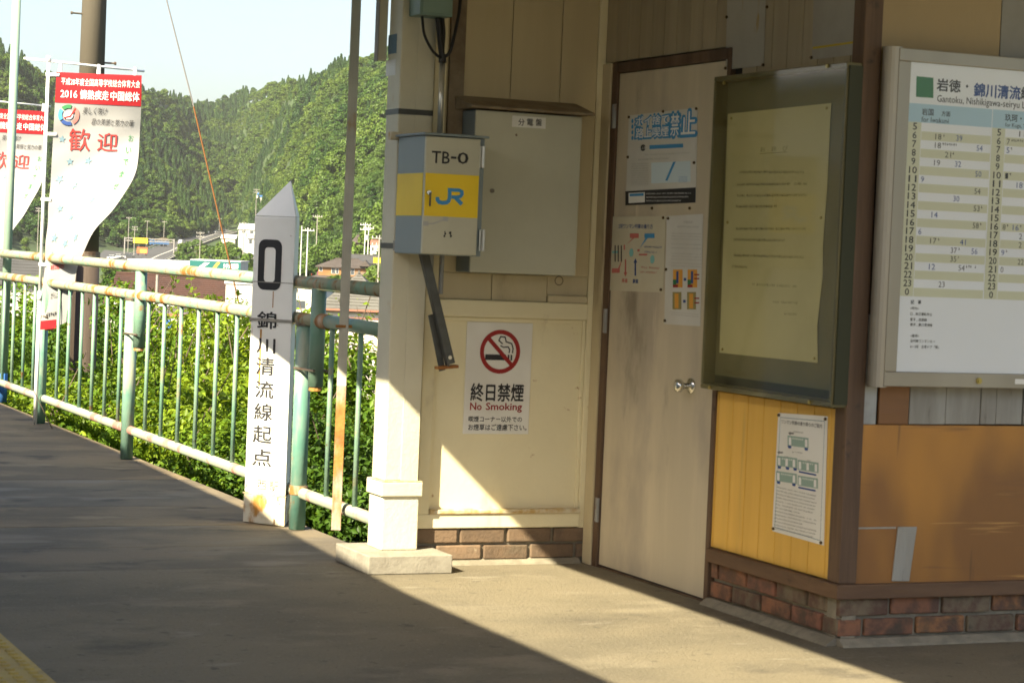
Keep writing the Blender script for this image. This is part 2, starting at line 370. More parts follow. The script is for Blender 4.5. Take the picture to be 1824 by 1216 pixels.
class Face:
    """a plane with an origin, a right and an up direction, for laying things out on a wall or sign"""
    def __init__(s, o, ex, ey):
        s.o = Vector(o); s.ex = Vector(ex).normalized(); s.ey = Vector(ey).normalized(); s.n = s.ex.cross(s.ey).normalized()
    def pt(s, u, v, off=0.0): return s.o + s.ex * u + s.ey * v + s.n * off
    def px(s, x, y):
        r = ray(x, y); t = (s.o - CP).dot(s.n) / r.dot(s.n); p = CP + r * t - s.o
        return p.dot(s.ex), p.dot(s.ey)
    def shift(s, d): return Face(s.o + s.n * d, s.ex, s.ey)
    def rect(s, x0, y0, x1, y1):
        xm, ym = (x0 + x1) / 2, (y0 + y1) / 2
        return s.px(x0, ym)[0], s.px(x1, ym)[0], s.px(xm, y1)[1], s.px(xm, y0)[1]

class MB:
    def __init__(s): s.v = []; s.f = []
    def add(s, vs_, fs):
        n = len(s.v); s.v += [Vector(p) for p in vs_]; s.f += [tuple(i + n for i in f) for f in fs]; return s
    def hexa(s, p):
        return s.add(p, [(0, 3, 2, 1), (4, 5, 6, 7), (0, 1, 5, 4), (1, 2, 6, 5), (2, 3, 7, 6), (3, 0, 4, 7)])
    def box(s, x0, x1, y0, y1, z0, z1):
        return s.hexa([(x0, y0, z0), (x1, y0, z0), (x1, y1, z0), (x0, y1, z0), (x0, y0, z1), (x1, y0, z1), (x1, y1, z1), (x0, y1, z1)])
    def fbox(s, F, u0, u1, v0, v1, o0, o1):
        return s.hexa([F.pt(u0, v0, o0), F.pt(u1, v0, o0), F.pt(u1, v1, o0), F.pt(u0, v1, o0),
                       F.pt(u0, v0, o1), F.pt(u1, v0, o1), F.pt(u1, v1, o1), F.pt(u0, v1, o1)])
    def fquad(s, F, c, o0, o1):
        """plate over four (u, v) corners: tl, tr, br, bl"""
        q = [c[3], c[2], c[1], c[0]]
        return s.hexa([F.pt(*p, o0) for p in q] + [F.pt(*p, o1) for p in q])
    def tube(s, pts, r, n=10, caps=True):
        pts = [Vector(p) for p in pts]; rs = r if isinstance(r, (list, tuple)) else [r] * len(pts)
        base = len(s.v); prev = None
        for i, p in enumerate(pts):
            d = (pts[min(i + 1, len(pts) - 1)] - pts[max(i - 1, 0)]).normalized()
            a = prev if prev is not None else (Vector((0, 0, 1)) if abs(d.z) < 0.9 else Vector((1, 0, 0)))
            x = (a - d * a.dot(d)).normalized(); y = d.cross(x); prev = x
            for k in range(n):
                t = 2 * math.pi * k / n
                s.v.append(p + (x * math.cos(t) + y * math.sin(t)) * rs[i])
        for i in range(len(pts) - 1):
            for k in range(n):
                a = base + i * n + k; b = base + i * n + (k + 1) % n
                s.f.append((a, b, b + n, a + n))
        if caps:
            s.f.append(tuple(base + k for k in reversed(range(n)))); e = base + (len(pts) - 1) * n
            s.f.append(tuple(e + k for k in range(n)))
        return s
    def prism(s, poly, d):
        """poly: points of one end, d: extrusion vector"""
        n = len(poly); d = Vector(d); P = [Vector(p) for p in poly]
        return s.add(P + [p + d for p in P], [tuple(reversed(range(n))), tuple(range(n, 2 * n))] + [(i, (i + 1) % n, (i + 1) % n + n, i + n) for i in range(n)])
    def disc(s, F, u, v, r, o0, o1, n=20, r2=None):
        b = len(s.v)
        for o in (o0, o1):
            for k in range(n): t = 2 * math.pi * k / n; s.v.append(F.pt(u + r * math.cos(t), v + (r2 or r) * math.sin(t), o))
        s.f.append(tuple(b + n + k for k in range(n)))
        for k in range(n): s.f.append((b + k, b + (k + 1) % n, b + n + (k + 1) % n, b + n + k))
        return s
    def ring(s, F, u, v, r0, r1, o, n=40, a0=0, a1=2 * math.pi, fn=None):
        b = len(s.v); pt = fn or F.pt
        for k in range(n + 1):
            t = a0 + (a1 - a0) * k / n
            for r in (r0, r1): s.v.append(pt(u + r * math.cos(t), v + r * math.sin(t), o))
        for k in range(n): i = b + 2 * k; s.f.append((i, i + 1, i + 3, i + 2))
        return s
    def stroke(s, F, pts, w, o, fn=None):
        """flat ribbon along (u, v) points with mitred bends"""
        P = [Vector((p[0], p[1])) for p in pts]; b = len(s.v); pt = fn or F.pt
        for i, p in enumerate(P):
            d0 = (P[i] - P[i - 1]).normalized() if i else (P[1] - P[0]).normalized()
            d1 = (P[i + 1] - P[i]).normalized() if i < len(P) - 1 else d0
            n0 = Vector((-d0.y, d0.x)); n1 = Vector((-d1.y, d1.x)); m = (n0 + n1)
            m = m / max(0.35, m.length) ; m = m.normalized() / max(0.5, m.normalized().dot(n0))
            for sg in (-1, 1): q = p + m * (sg * w / 2); s.v.append(pt(q.x, q.y, o))
        for i in range(len(P) - 1): k = b + 2 * i; s.f.append((k, k + 2, k + 3, k + 1))
        return s
    def poly(s, F, pts, o, fn=None):
        b = len(s.v); pt = fn or F.pt
        for p in pts: s.v.append(pt(p[0], p[1], o))
        s.f.append(tuple(range(b, b + len(pts)))); return s
    def mesh(s, name, center, bevel=0.0, recalc=True):
        me = bpy.data.meshes.new(name)
        me.from_pydata([tuple(p - center) for p in s.v], [], s.f); me.update()
        if bevel or recalc:
            bm = bmesh.new(); bm.from_mesh(me)
            if recalc: bmesh.ops.recalc_face_normals(bm, faces=bm.faces)
            if bevel:
                ed = [e for e in bm.edges if len(e.link_faces) == 2 and e.calc_face_angle(0) > 0.5]
                bmesh.ops.bevel(bm, geom=ed, offset=bevel, segments=2, affect='EDGES', profile=0.5, clamp_overlap=True)
            bm.to_mesh(me); bm.free()
        return me
    def build(s, name, mat, parent=None, bevel=0.0, smooth=False, local=False, recalc=True):
        if local: c = Vector((0, 0, 0))
        else:
            lo = Vector([min(p[i] for p in s.v) for i in range(3)]); hi = Vector([max(p[i] for p in s.v) for i in range(3)]); c = (lo + hi) / 2
        o = bpy.data.objects.new(name, s.mesh(name, c, bevel, recalc))
        if local:
            o.data.materials.append(MATS[mat]); COL.objects.link(o)
            if parent is not None: o.parent = parent
            WL[o.name] = Vector((0, 0, 0))
            if smooth: o.data.polygons.foreach_set('use_smooth', [True] * len(o.data.polygons))
            return o
        return finish(o, mat, parent, c, smooth)

_gl = {}
def glyphs(s):
    if s not in _gl: _gl[s] = _glyphs(s)
    return _gl[s]
def _glyphs(s, bold=0.0):
    cu = bpy.data.curves.new('glyphs', 'FONT'); cu.body = s; cu.size = 1.0; cu.resolution_u = 2; cu.offset = bold
    cu.fill_mode = 'FRONT'
    t = bpy.data.objects.new('glyphs', cu)
    me = bpy.data.meshes.new_from_object(t)
    n = len(me.vertices); co = np.zeros(n * 3); me.vertices.foreach_get('co', co); co = co.reshape(-1, 3)
    fs = [tuple(p.vertices) for p in me.polygons]
    bpy.data.objects.remove(t); bpy.data.curves.remove(cu); bpy.data.meshes.remove(me)
    return co, fs
def put_text(mb, F, s, u0, u1, v0, v1, off, bold=0.0, keep=False, fn=None, shear=0.0):
    """fit a line of text into the rectangle; keep = keep its own width; bold overstrikes the glyphs"""
    co, fs = glyphs(s)
    if len(co) == 0: return
    x0, y0 = co[:, 0].min(), co[:, 1].min(); w = co[:, 0].max() - x0; h = co[:, 1].max() - y0
    sy = (v1 - v0) / h; sx = sy if keep else (u1 - u0) / w
    pt = fn or F.pt
    sh = [(0, 0)] if bold <= 0 else [(-bold, 0), (bold, 0), (0, bold), (0, -bold)] if bold < .05 else [(bold * math.cos(k * .785), bold * math.sin(k * .785)) for k in range(8)]
    for k, (bx, by) in enumerate(sh):
        mb.add([pt(u0 + (c[0] - x0 + bx) * sx + shear * (c[1] - y0) * sy, v0 + (c[1] - y0 + by) * sy, off + k * 0.00006) for c in co], fs)
def text_px(mb, F, s, x0, y0, x1, y1, off, bold=0.0, keep=False):
    u0, u1, v0, v1 = F.rect(x0, y0, x1, y1); put_text(mb, F, s, u0, u1, v0, v1, off, bold, keep)
def greek(mb, F, x0, y0, x1, y1, off, seed=0, pitch=None, gap=0.25, fn=None, uv=False):
    """a line of print too small to read: a row of uneven little marks"""
    u0, u1, v0, v1 = (x0, x1, y0, y1) if uv else F.rect(x0, y0, x1, y1)
    r = random.Random(seed); h = v1 - v0; p = pitch or h; u = u0
    pt = fn or F.pt
    while u < u1 - p * 0.5:
        if r.random() > 0.06:
            w = p * (1 - gap) * r.uniform(0.75, 1.05)
            for _ in range(2):
                a = r.uniform(0, 0.45) * w; b_ = r.uniform(0.6, 1) * w; c = r.uniform(0, 0.6) * h; d = c + r.uniform(0.22, 0.4) * h
                mb.add([pt(u + a, v0 + c, off), pt(u + b_, v0 + c, off), pt(u + b_, v0 + d, off), pt(u + a, v0 + d, off)], [(0, 1, 2, 3)])
            a = r.uniform(0.2, 0.6) * w
            mb.add([pt(u + a, v0, off), pt(u + a + 0.25 * w, v0, off), pt(u + a + 0.25 * w, v1, off), pt(u + a, v1, off)], [(0, 1, 2, 3)])
        u += p
def dup(root, loc, rotz=None, label=None, scale=None):
    r = root.copy(); COL.objects.link(r); r.location = loc
    if rotz is not None: r.rotation_euler = (0, 0, rotz)
    if scale is not None: r.scale = scale if isinstance(scale, tuple) else (scale,) * 3
    if label: r['label'] = label
    for ch in [c for c in bpy.data.objects if c.parent == root]:
        c = ch.copy(); COL.objects.link(c); c.parent = r
        for g in [k for k in bpy.data.objects if k.parent == ch]:
            d = g.copy(); COL.objects.link(d); d.parent = c
    return r
# ------------------------------------------------------------------ main planes of the station
XB, YC, YA, XF = 4.15, 6.528, 8.547, 3.27
FA = Face((0, YA, 0), (1, 0, 0), (0, 0, 1))
FB = Face((XB, 0, 0), (0, -1, 0), (0, 0, 1))
FC = Face((0, YC, 0), (1, 0, 0), (0, 0, 1))

# ------------------------------------------------------------------ platform
XE = 3.345
plat = struct(MB().box(0.62, XE - 0.004, -14, 60, -1.2, -0.05).box(XE - 0.004, 9.0, -14, YA + 0.4, -1.2, -0.052).build('platform', 'slab_side'))
seams = sorted(oz(200, y).y for y in (853, 901, 936, 974, 1015))
edges = seams + [60.0]
J = 0.004
for i in range(len(edges) - 1):
    y0, y1 = edges[i] + J, edges[i + 1] - J
    light_band = i in (2, 4)  # these strips carry the warm light bands in their colour
    o = MB().box(0.62, XE, y0, y1, -0.048, -0.0005 * (i % 2) - 0.001).build('paving_strip', 'asphalt_light_band' if light_band else 'asphalt', plat, bevel=0.004)
Y0 = edges[0]
MB().box(0.62, 9.0, -14, Y0 - J, -0.05, 0.0).build('paving_slab', 'concrete_floor', plat)
MB().box(XE + 0.001, 9.0, Y0 - J + 0.001, YA + 0.3, -0.05, -0.0015).build('paving_slab', 'concrete_floor', plat)
# raised-dot warning tiles along the platform edge
dots = MB(); dots.box(-0.1485, 0.1485, -0.1485, 0.1485, 0.0005, 0.006)
for i in range(5):
    for j in range(5):
        cx, cy = (i - 2) * 0.058, (j - 2) * 0.058
        b = len(dots.v)
        for (r, z) in ((0.0175, 0.006), (0.0125, 0.011)):
            for k in range(8): dots.v.append(Vector((cx + r * math.cos(k * .785), cy + r * math.sin(k * .785), z)))
        for k in range(8): dots.f.append((b + k, b + (k + 1) % 8, b + 8 + (k + 1) % 8, b + 8 + k))
        dots.f.append(tuple(b + 8 + k for k in range(8)))
dme = dots.mesh('warning_tile', Vector((0, 0, 0))); dme.materials.append(MATS['tactile_yellow'])
for i in range(24):
    o = bpy.data.objects.new('warning_tile', dme); COL.objects.link(o); o.parent = plat
    o.location = Vector((1.29, 4.4 + 0.3 * i, 0.0)) - WL[plat.name]

# ------------------------------------------------------------------ station building
BL = thing('station_building', 'small cream and timber station building with brick base on the platform', 'station', (XB + 0.6, YA - 1.0, 0))
# wing wall (faces the camera, beside the column)
ww = MB().box(3.372, XB, YA, YA + 0.09, 0.15, 2.66).build('wing_wall', 'cream_paint', BL)
for (a, b) in ((3.432, 3.7185), (3.7215, 3.944), (3.9475, 4.112)):
    MB().fbox(FA, a, b, 1.21, 2.64, 0.002, 0.012).build('board', 'upper_board', ww, bevel=0.002)
for (a, b) in ((3.44, 3.672), (3.675, 3.925)):
    MB().fbox(FA, a, b, 1.098, 1.206, 0.002, 0.010).build('board', 'cream_board', ww, bevel=0.002)
MB().fbox(FA, 3.928, 4.11, 1.098, 1.125, 0.002, 0.02).fbox(FA, 3.928, 4.11, 1.128, 1.206, 0.002, 0.006).build('board', 'cream_board', ww)
MB().fbox(FA, 3.375, 3.428, 0.155, 2.64, 0.001, 0.028).build('frame_post', 'cream_paint', ww, bevel=0.004)
MB().fbox(FA, 4.113, XB - 0.001, 0.14, 2.64, 0.001, 0.022).build('frame_post', 'cream_paint', ww, bevel=0.003)
MB().fbox(FA, 3.429, 4.1125, 1.026, 1.096, 0.001, 0.024).build('frame_rail', 'cream_paint', ww, bevel=0.004)
MB().fbox(FA, 3.36, 4.1125, 0.154, 0.213, 0.002, 0.032).build('frame_rail', 'cream_paint', ww, bevel=0.004)
MB().fbox(FA, 3.43, 4.1125, 0.2135, 0.232, 0.001, 0.040).build('sill', 'rusty_edge', ww, bevel=0.004)
MB().fbox(FA, 3.432, 3.444, 0.234, 1.024, 0.001, 0.012).fbox(FA, 4.098, 4.1115, 0.234, 1.024, 0.001, 0.012).fbox(FA, 3.445, 4.097, 1.008, 1.024, 0.001, 0.011).build('bead', 'cream_paint', ww, bevel=0.002)
# brick bases
_bk = {}
def brick_mesh(L, mat):
    k = (round(L, 3), mat)
    if k not in _bk:
        r = random.Random(int(L * 1000)); m = MB().box(-L / 2, L / 2, -0.010, 0.02, -0.029, 0.029)
        me = m.mesh('brick', Vector((0, 0, 0)), 0.005); me.materials.append(MATS[mat]); _bk[k] = me
    return _bk[k]
def brick_base(name, F, u0, u1, rows, mat, seed, top, flip=False):
    r = random.Random(seed)
    base = MB().fbox(F, u0, u1, 0.0015, top, -0.06, -0.004).build(name, 'mortar', BL)
    ang = math.atan2(F.ex.y, F.ex.x)
    for k, z in enumerate(rows):
        u = 0.0; first = 0.2 if k % 2 else 0.095; W = u1 - u0
        while u < W - 0.01:
            L_b = first if u == 0.0 else 0.2
            a, b = u + 0.002, min(u + L_b, W - 0.002)
            if flip: a, b = W - b, W - a
            if b - a > 0.012:
                o = bpy.data.objects.new('brick', brick_mesh(b - a, mat)); COL.objects.link(o); o.parent = base
                p = F.pt(u0 + (a + b) / 2, z + r.uniform(-0.002, 0.002), 0.0)
                o.rotation_euler = (r.uniform(-.01, .01), r.uniform(-.006, .006), ang)
                o.location = p + F.n * r.uniform(0.0, 0.004) - WL[base.name]
            u += L_b + 0.013
    return base
# brick meshes have their face at local y = -0.01; F.n is local -y
brick_base('brick_base', FA.shift(0.012), 3.36, XB + 0.02, (0.052, 0.121), 'brick_dusty', 3, 0.152)
brick_base('brick_base', FB.shift(-0.012), -7.43, -(YC + 0.001), (0.062, 0.132), 'brick_clay', 5, 0.162, True)
brick_base('brick_base', FC.shift(-0.012), XB + 0.001, 8.9, (0.062, 0.132), 'brick_clay', 8, 0.1615)
fil = MB()
for F, a, b in ((FB, -7.43, -YC), (FC, XB, 8.9), (FA, 3.46, 4.12)):
    fil.prism([F.pt(a, 0.0005, -0.01), F.pt(a, 0.0005, 0.045), F.pt(a, 0.008, 0.04), F.pt(a, 0.026, 0.012), F.pt(a, 0.026, -0.01)], F.ex * (b - a))
fil.build('mortar_fillet', 'mortar', BL)
# walls behind the planks
sw = MB().fbox(FB, -7.44, -(YC + 0.01), 0.17, 2.8, -0.12, -0.014).fbox(FB, -YA, -7.441, 2.105, 2.8, -0.12, -0.014).build('side_wall', 'gap_dark', BL)
cw = MB().fbox(FC, XB + 0.002, 8.9, 0.17, 2.8, -0.10, -0.012).build('front_wall', 'gap_dark', BL)
# grey upright planks above the door and the notice case
u = -YA + 0.004; k = 0
while u < -(YC + 0.065):
    w = 0.103
    z0 = 2.107 if u < -7.44 - 0.02 else 0.812
    if u < -7.46 and u + w > -7.44: z0 = 2.107
    MB().fbox(FB, u, min(u + w, -(YC + 0.062)), z0, 2.8, -0.014, 0.0).build('plank', 'grey_plank', sw, bevel=0.003)
    u += w + 0.004; k += 1
# yellow planks
ys = [FB.px(x, 800)[0] for x in (1254, 1276.5, 1302, 1329, 1357, 1386.5, 1416.5, 1447, 1478, 1500)]
for a, b in zip(ys[:-1], ys[1:]):
    MB().fbox(FB, a + 0.0015, min(b - 0.0015, -(YC + 0.003)), 0.2165, 0.808, -0.013, -0.001).build('plank', 'yellow_plank', sw, bevel=0.003)
# ledges and corner post
MB().fbox(FB, -7.43, -(YC - 0.026), 0.1635, 0.2145, -0.02, 0.026).build('ledge', 'ledge_timber', BL, bevel=0.004)
MB().fbox(FC, XB - 0.0255, 8.9, 0.1632, 0.214, -0.02, 0.0265).build('ledge', 'ledge_timber', BL, bevel=0.004)
MB().box(XB - 0.014, XB + 0.058, YC - 0.014, YC + 0.06, 0.2155, 2.8).build('corner_post', 'dark_timber', BL, bevel=0.004)
# front wall sheets
fw = cw
def sheet(x0, y0, x1, y1, mat, o1, nm='panel', bev=0.002, ub=None):
    u0, u1, v0, v1 = FC.rect(x0, y0, x1, y1)
    return MB().fbox(FC, u0, ub or u1, v0, v1, -0.011, o1).build(nm, mat, fw, bevel=bev)
sheet(1519, 757, 1822, 1038, 'ply_orange_lit', 0.004, ub=6.9)
MB().fbox(FC, 6.905, 8.88, 0.2155, 0.76, -0.011, 0.003).build('panel', 'ply_brown', fw)
sheet(1567, 640, 1620, 755.5, 'ply_brown', 0.0015)
sheet(1528, 560, 1563, 755.5, 'galvanised', 0.005)
for i, (a, b) in enumerate(((1622, 1686), (1687.2, 1748), (1749.2, 1776), (1777, 1823))):
    sheet(a, 640, b, 755.5, 'weathered_grey', -0.001 - 0.0015 * (i % 2), 'plank')
for i in range(14):
    a = FC.px(1825, 720)[0] + i * 0.14
    MB().fbox(FC, a, a + 0.137, 0.765, 1.9, -0.011, -0.001 - 0.0015 * (i % 2)).build('plank', 'weathered_grey', fw)
u0, u1, v0, v1 = FC.rect(1566, -60, 1783, 100)
MB().fbox(FC, u0, u1, 1.80, 2.8, -0.011, 0.001).build('panel', 'ply_yellow', fw)
MB().fbox(FC, u1 + 0.003, 8.88, 1.905, 2.8, -0.011, 0.002).build('panel', 'grey_sheet', fw)
# grey scrap board leaning low on the brown sheet, and the pale scratch line beside it
q = [FC.px(1597, 937), FC.px(1631, 937), FC.px(1617, 1034), FC.px(1586, 1034)]
MB().fquad(FC, q, 0.0045, 0.010).build('patch_board', 'weathered_grey', BL, bevel=0.002)
a = FC.px(1520, 940); b = FC.px(1596, 939)
MB().fbox(FC, a[0], b[0] - 0.003, a[1] - 0.003, a[1] + 0.003, 0.004, 0.0055).build('scratch', 'weathered_grey', BL)

# door
DL, DR = -8.392, -7.472
door = MB().fbox(FB, DL, DR, 0.012, 2.056, -0.036, 0.0).build('door', 'door_ply', BL, bevel=0.003)
door['label'] = 'scuffed pale plywood door'
MB().fbox(FB, -(YA - 0.024), DL - 0.052, 0.001, 2.102, -0.10, 0.016).build('jamb_board', 'cream_board', BL, bevel=0.003)
df = MB().fbox(FB, DL - 0.050, DL - 0.002, 0.001, 2.102, -0.10, 0.010)
df.fbox(FB, DR + 0.002, -7.4415, 0.001, 2.102, -0.10, 0.008)
df.fbox(FB, DL - 0.0015, DR + 0.0015, 2.060, 2.1015, -0.10, 0.009)
df.build('door_frame', 'dark_timber', BL, bevel=0.003)
MB().fbox(FB, DL, DR, 0.0012, 0.006, -0.08, 0.004).build('threshold', 'dark_timber', BL)
for zz in (1.88, 1.03, 0.24):
    MB().fbox(FB, DL - 0.030, DL + 0.004, zz - 0.05, zz + 0.05, 0.0105, 0.0135).tube([FB.pt(DL - 0.003, zz - 0.05, 0.016), FB.pt(DL - 0.003, zz + 0.05, 0.016)], 0.006, 8).build('hinge', 'galvanised', door)
ku, kv = FB.px(1232, 687)
kb = MB().disc(FB, ku, kv, 0.030, 0.0005, 0.008, 20).tube([FB.pt(ku, kv, 0.006), FB.pt(ku, kv, 0.035), FB.pt(ku, kv, 0.038), FB.pt(ku, kv, 0.05), FB.pt(ku, kv, 0.066), FB.pt(ku, kv, 0.072)], [0.010, 0.010, 0.016, 0.026, 0.024, 0.012], 16)
kb.build('door_knob', 'chrome', door, smooth=True)

# unseen platform canopy, eave lowered and near end cut short for fill light
ZE = 2.42; XEAVE = 4.0 - ZE / 0.95; YE0, YE1 = 3.3, 9.44
slope = 0.16
zr_at = lambda x: ZE + (x - XEAVE) * slope
cn = MB(); cn.prism([(XEAVE, YE0, ZE), (8.9, YE0, zr_at(8.9)), (8.9, YE0, zr_at(8.9) + .05), (XEAVE, YE0, ZE + .05)], (0, YE1 - YE0, 0))
cn.build('unseen_canopy_roof', 'canopy_bounce_pale', BL)
for y in (3.5, 6.0, 8.54):
    bm_ = MB(); bm_.hexa([(XEAVE + .1, y - .05, ZE - .085), (8.8, y - .05, zr_at(8.8) - .1), (8.8, y + .05, zr_at(8.8) - .1), (XEAVE + .1, y + .05, ZE - .085),
                          (XEAVE + .1, y - .05, zr_at(XEAVE + .1) - .002), (8.8, y - .05, zr_at(8.8) - .002), (8.8, y + .05, zr_at(8.8) - .002), (XEAVE + .1, y + .05, zr_at(XEAVE + .1) - .002)])
    bm_.build('canopy_beam', 'column_paint', BL)

# ------------------------------------------------------------------ canopy column beside the wing wall
CC = thing('canopy_column', 'cream painted square column on a concrete block beside the railing', 'column', (3.28, 8.54, 0))
MB().box(3.093, 3.452, 8.304, 8.70, 0.001, 0.075).build('base_block', 'concrete_block', CC, bevel=0.004)
MB().box(3.2, 3.358, 8.458, 8.618, 0.0755, 0.30).build('foot', 'column_paint', CC, bevel=0.005)
MB().box(3.19, 3.368, 8.447, 8.628, 0.295, 0.352).build('collar', 'column_paint', CC, bevel=0.004)
MB().box(3.192, 3.366, 8.449, 8.626, 0.3525, 0.356).build('rust_line', 'rusty_edge', CC)
MB().box(3.206, 3.35, 8.468, 8.612, 0.3565, 2.60).build('shaft', 'column_paint', CC, bevel=0.006)
MB().box(3.276, 3.351, 8.464, 8.4675, 0.357, 2.595).build('joint_strip', 'column_paint', CC, bevel=0.001)
for zz in (1.845, 1.305):
    MB().box(3.2035, 3.3525, 8.4635, 8.6145, zz - 0.011, zz + 0.011).build('strap', 'strut_dark', CC)
FL = Face((3.206, 0, 0), (0, -1, 0), (0, 0, 1))       # column's track-side face
a = FL.rect(692, 62, 707, 96)
MB().fbox(FL, a[0], a[1], a[2], a[3], 0.0005, 0.0015).build('sticker', 'print_pale_sky', CC)
a = FL.rect(688, 107, 705, 135)
MB().fbox(FL, a[0], a[1], a[2], a[3], 0.0005, 0.0015).build('sticker', 'sign_white', CC)
# the narrow board hung high on the column's far side
hb = thing('hanging_board', 'narrow pale board with dark edge fixed high on the column', 'board', (3.19, 8.65, 2.0))
p0 = oy(669, 108, 8.64); p1 = oy(690, 108, 8.64)
MB().box(p0.x + 0.004, 3.2045, 8.625, 8.655, p0.z, 2.6).build('panel', 'column_paint', hb, bevel=0.003)
MB().box(p0.x, p0.x + 0.0035, 8.62, 8.66, p0.z - 0.004, 2.6).build('edge_trim', 'grey_rust_metal', hb)

# ------------------------------------------------------------------ junction box with yellow band
YT = 8.13
FT = Face((0, YT, 0), (1, 0, 0), (0, 0, 1))
tx0, tx1, tz0, tz1 = 3.193, 3.447, 1.276, 1.738
tb = thing('junction_box', 'grey steel junction box with yellow band strapped to the column', 'electrical box', (3.32, 8.3, tz0))
zb0 = FT.px(810, 387)[1]; zb1 = FT.px(810, 311)[1]
body = MB().box(tx0, tx1, YT + 0.004, 8.42, tz0, tz1).build('body', 'box_blue_grey', tb, bevel=0.004)
dr = MB().box(tx0 - 0.001, tx1 - 0.026, YT - 0.014, YT + 0.0035, tz0 + 0.004, tz1 - 0.004).build('door', 'box_grey', tb, bevel=0.003)
FTd = FT.shift(0.0145)
MB().fbox(FTd, tx0 + 0.001, tx1 - 0.028, zb0, zb1, 0, 0.0006).build('yellow_band', 'box_yellow', tb)
FLt = Face((tx0 - 0.0005, 0, 0), (0, -1, 0), (0, 0, 1))
MB().fbox(FLt, -8.415, -(YT + 0.006), zb0, zb1, 0, 0.0012).build('yellow_band', 'box_yellow', tb)
MB().box(tx0 - 0.012, tx1 + 0.008, YT - 0.022, 8.43, tz1 + 0.0005, tz1 + 0.010).build('lid', 'box_blue_grey', tb, bevel=0.003)
for y in (280, 428):
    u, v = FT.px(858, y)
    MB().tube([FT.pt(u, v - 0.042, 0.016), FT.pt(u, v + 0.042, 0.016)], 0.008, 10).fbox(FT, u - 0.014, u + 0.010, v - 0.042, v + 0.042, 0.0055, 0.009).build('hinge', 'steel_pipe', tb)
u, v = FTd.px(763, 346)
hk = MB().disc(FTd, u, v + .006, 0.010, 0.0008, 0.012, 16).build('handle', 'chrome', tb, bevel=0.002)
MB().fbox(FTd, u - 0.001, u + 0.006, v - 0.046, v + 0.008, 0.0125, 0.018).build('lever', 'strut_dark', hk, bevel=0.002)
t = MB(); text_px(t, FTd, 'TB', 769, 270, 801, 291, 0.001, 0.012); text_px(t, FTd, '0', 815, 272, 834, 292, 0.001, 0.012)
a = FTd.rect(803, 279, 813, 283); t.fbox(FTd, *a, 0.0004, 0.001)
greek(t, FTd, 789, 412, 812, 423, 0.001, 4); t.build('lettering', 'print_black', tb)
P = lambda x, y: FTd.px(x, y)
W = abs(P(785, 350)[0] - P(778.2, 350)[0])
t = MB()
t.stroke(FTd, [P(779, 351), P(779, 356), P(782, 360), P(788, 361.5), P(795, 361), P(799, 358), P(800.5, 353), P(801, 338)], W * .95, 0.0012)
t.stroke(FTd, [P(797.5, 338), P(818, 339), P(822.5, 341.5), P(823, 346), P(820, 350), P(812, 351.5), P(804, 351)], W * .85, 0.0014)
t.stroke(FTd, [P(810, 351), P(822.5, 364)], W * 1.0, 0.0016)
t.build('emblem', 'print_sky', tb)
t = MB(); t.stroke(FTd, [P(757, 399), P(772, 398), P(786, 393), P(797, 389)], 0.005, 0.0012); a = FTd.rect(754, 394, 763, 402); t.fbox(FTd, *a, 0.0002, 0.001); a = FTd.rect(789, 386, 798, 394); t.fbox(FTd, *a, 0.0002, 0.001)
t.build('switch_diagram', 'print_light_grey', tb)
rb = MB().box(tx0 - 0.03, tx1 - 0.02, 8.4305, 8.462, tz1 - 0.01, tz1 + 0.022)
rb.build('mounting_bracket', 'rusty_edge', tb, bevel=0.003)
MB().box(tx0 + 0.01, tx1 - 0.06, 8.4305, 8.4628, tz0 + 0.01, tz0 + 0.05).build('mounting_bracket', 'grey_rust_metal', tb)

# conduit, cables and the green terminal box over it
gb = thing('terminal_box', 'small grey green terminal box at the top of the picture above the cables', 'electrical box', (3.33, 8.42, 2.22))
q0 = oy(748, 26, 8.34); q1 = oy(806, 32, 8.34)
MB().box(q0.x, q1.x, 8.34, 8.463, q0.z, q0.z + 0.20).build('body', 'box_green', gb, bevel=0.004)
MB().box(q0.x + 0.008, q1.x - 0.008, 8.334, 8.3395, q0.z + 0.008, q0.z + 0.192).build('cover', 'box_green', gb, bevel=0.002)
cd = thing('conduit_pipe', 'bright steel conduit pipe rising from the junction box', 'pipe', oy(783, 235, 8.40))
c0, c1 = oy(783, 238, 8.40), oy(786, 110, 8.40)
MB().tube([(c0.x, 8.40, tz1 + 0.011), (c0.x, 8.40, c1.z)], 0.0115, 14).build('pipe', 'steel_pipe', cd, smooth=True)
MB().tube([(c0.x, 8.40, c1.z - 0.004), (c0.x, 8.40, c1.z + 0.03)], 0.016, 12).build('bushing', 'cable_black', cd)
cb = thing('cable_bundle', 'black cables sagging from the terminal box into the conduit pipe', 'cable', (c0.x, 8.40, c1.z + 0.03))
top = Vector((c0.x, 8.40, c1.z + 0.02))
def cable(pts, r, nm='cable'):
    P_ = [Vector(p) for p in pts]; out = []
    for i in range(len(P_) - 1):
        a = P_[max(i - 1, 0)]; b = P_[i]; c = P_[i + 1]; d = P_[min(i + 2, len(P_) - 1)]
        for s in range(6):
            tt = s / 6; out.append(0.5 * ((2 * b) + (c - a) * tt + (2 * a - 5 * b + 4 * c - d) * tt ** 2 + (3 * b - a - 3 * c + d) * tt ** 3))
    out.append(P_[-1])
    return MB().tube(out, r, 8).build(nm, 'cable_black', cb, smooth=True)
cable([oy(752, 30, 8.39), oy(756, 62, 8.37), oy(770, 90, 8.37), oy(783, 102, 8.39), top], 0.006)
cable([oy(780, 32, 8.40), oy(783, 60, 8.40), oy(786, 90, 8.40), top], 0.013)
cable([oy(788, 32, 8.41), oy(790, 60, 8.41), oy(788, 90, 8.41), top], 0.009)
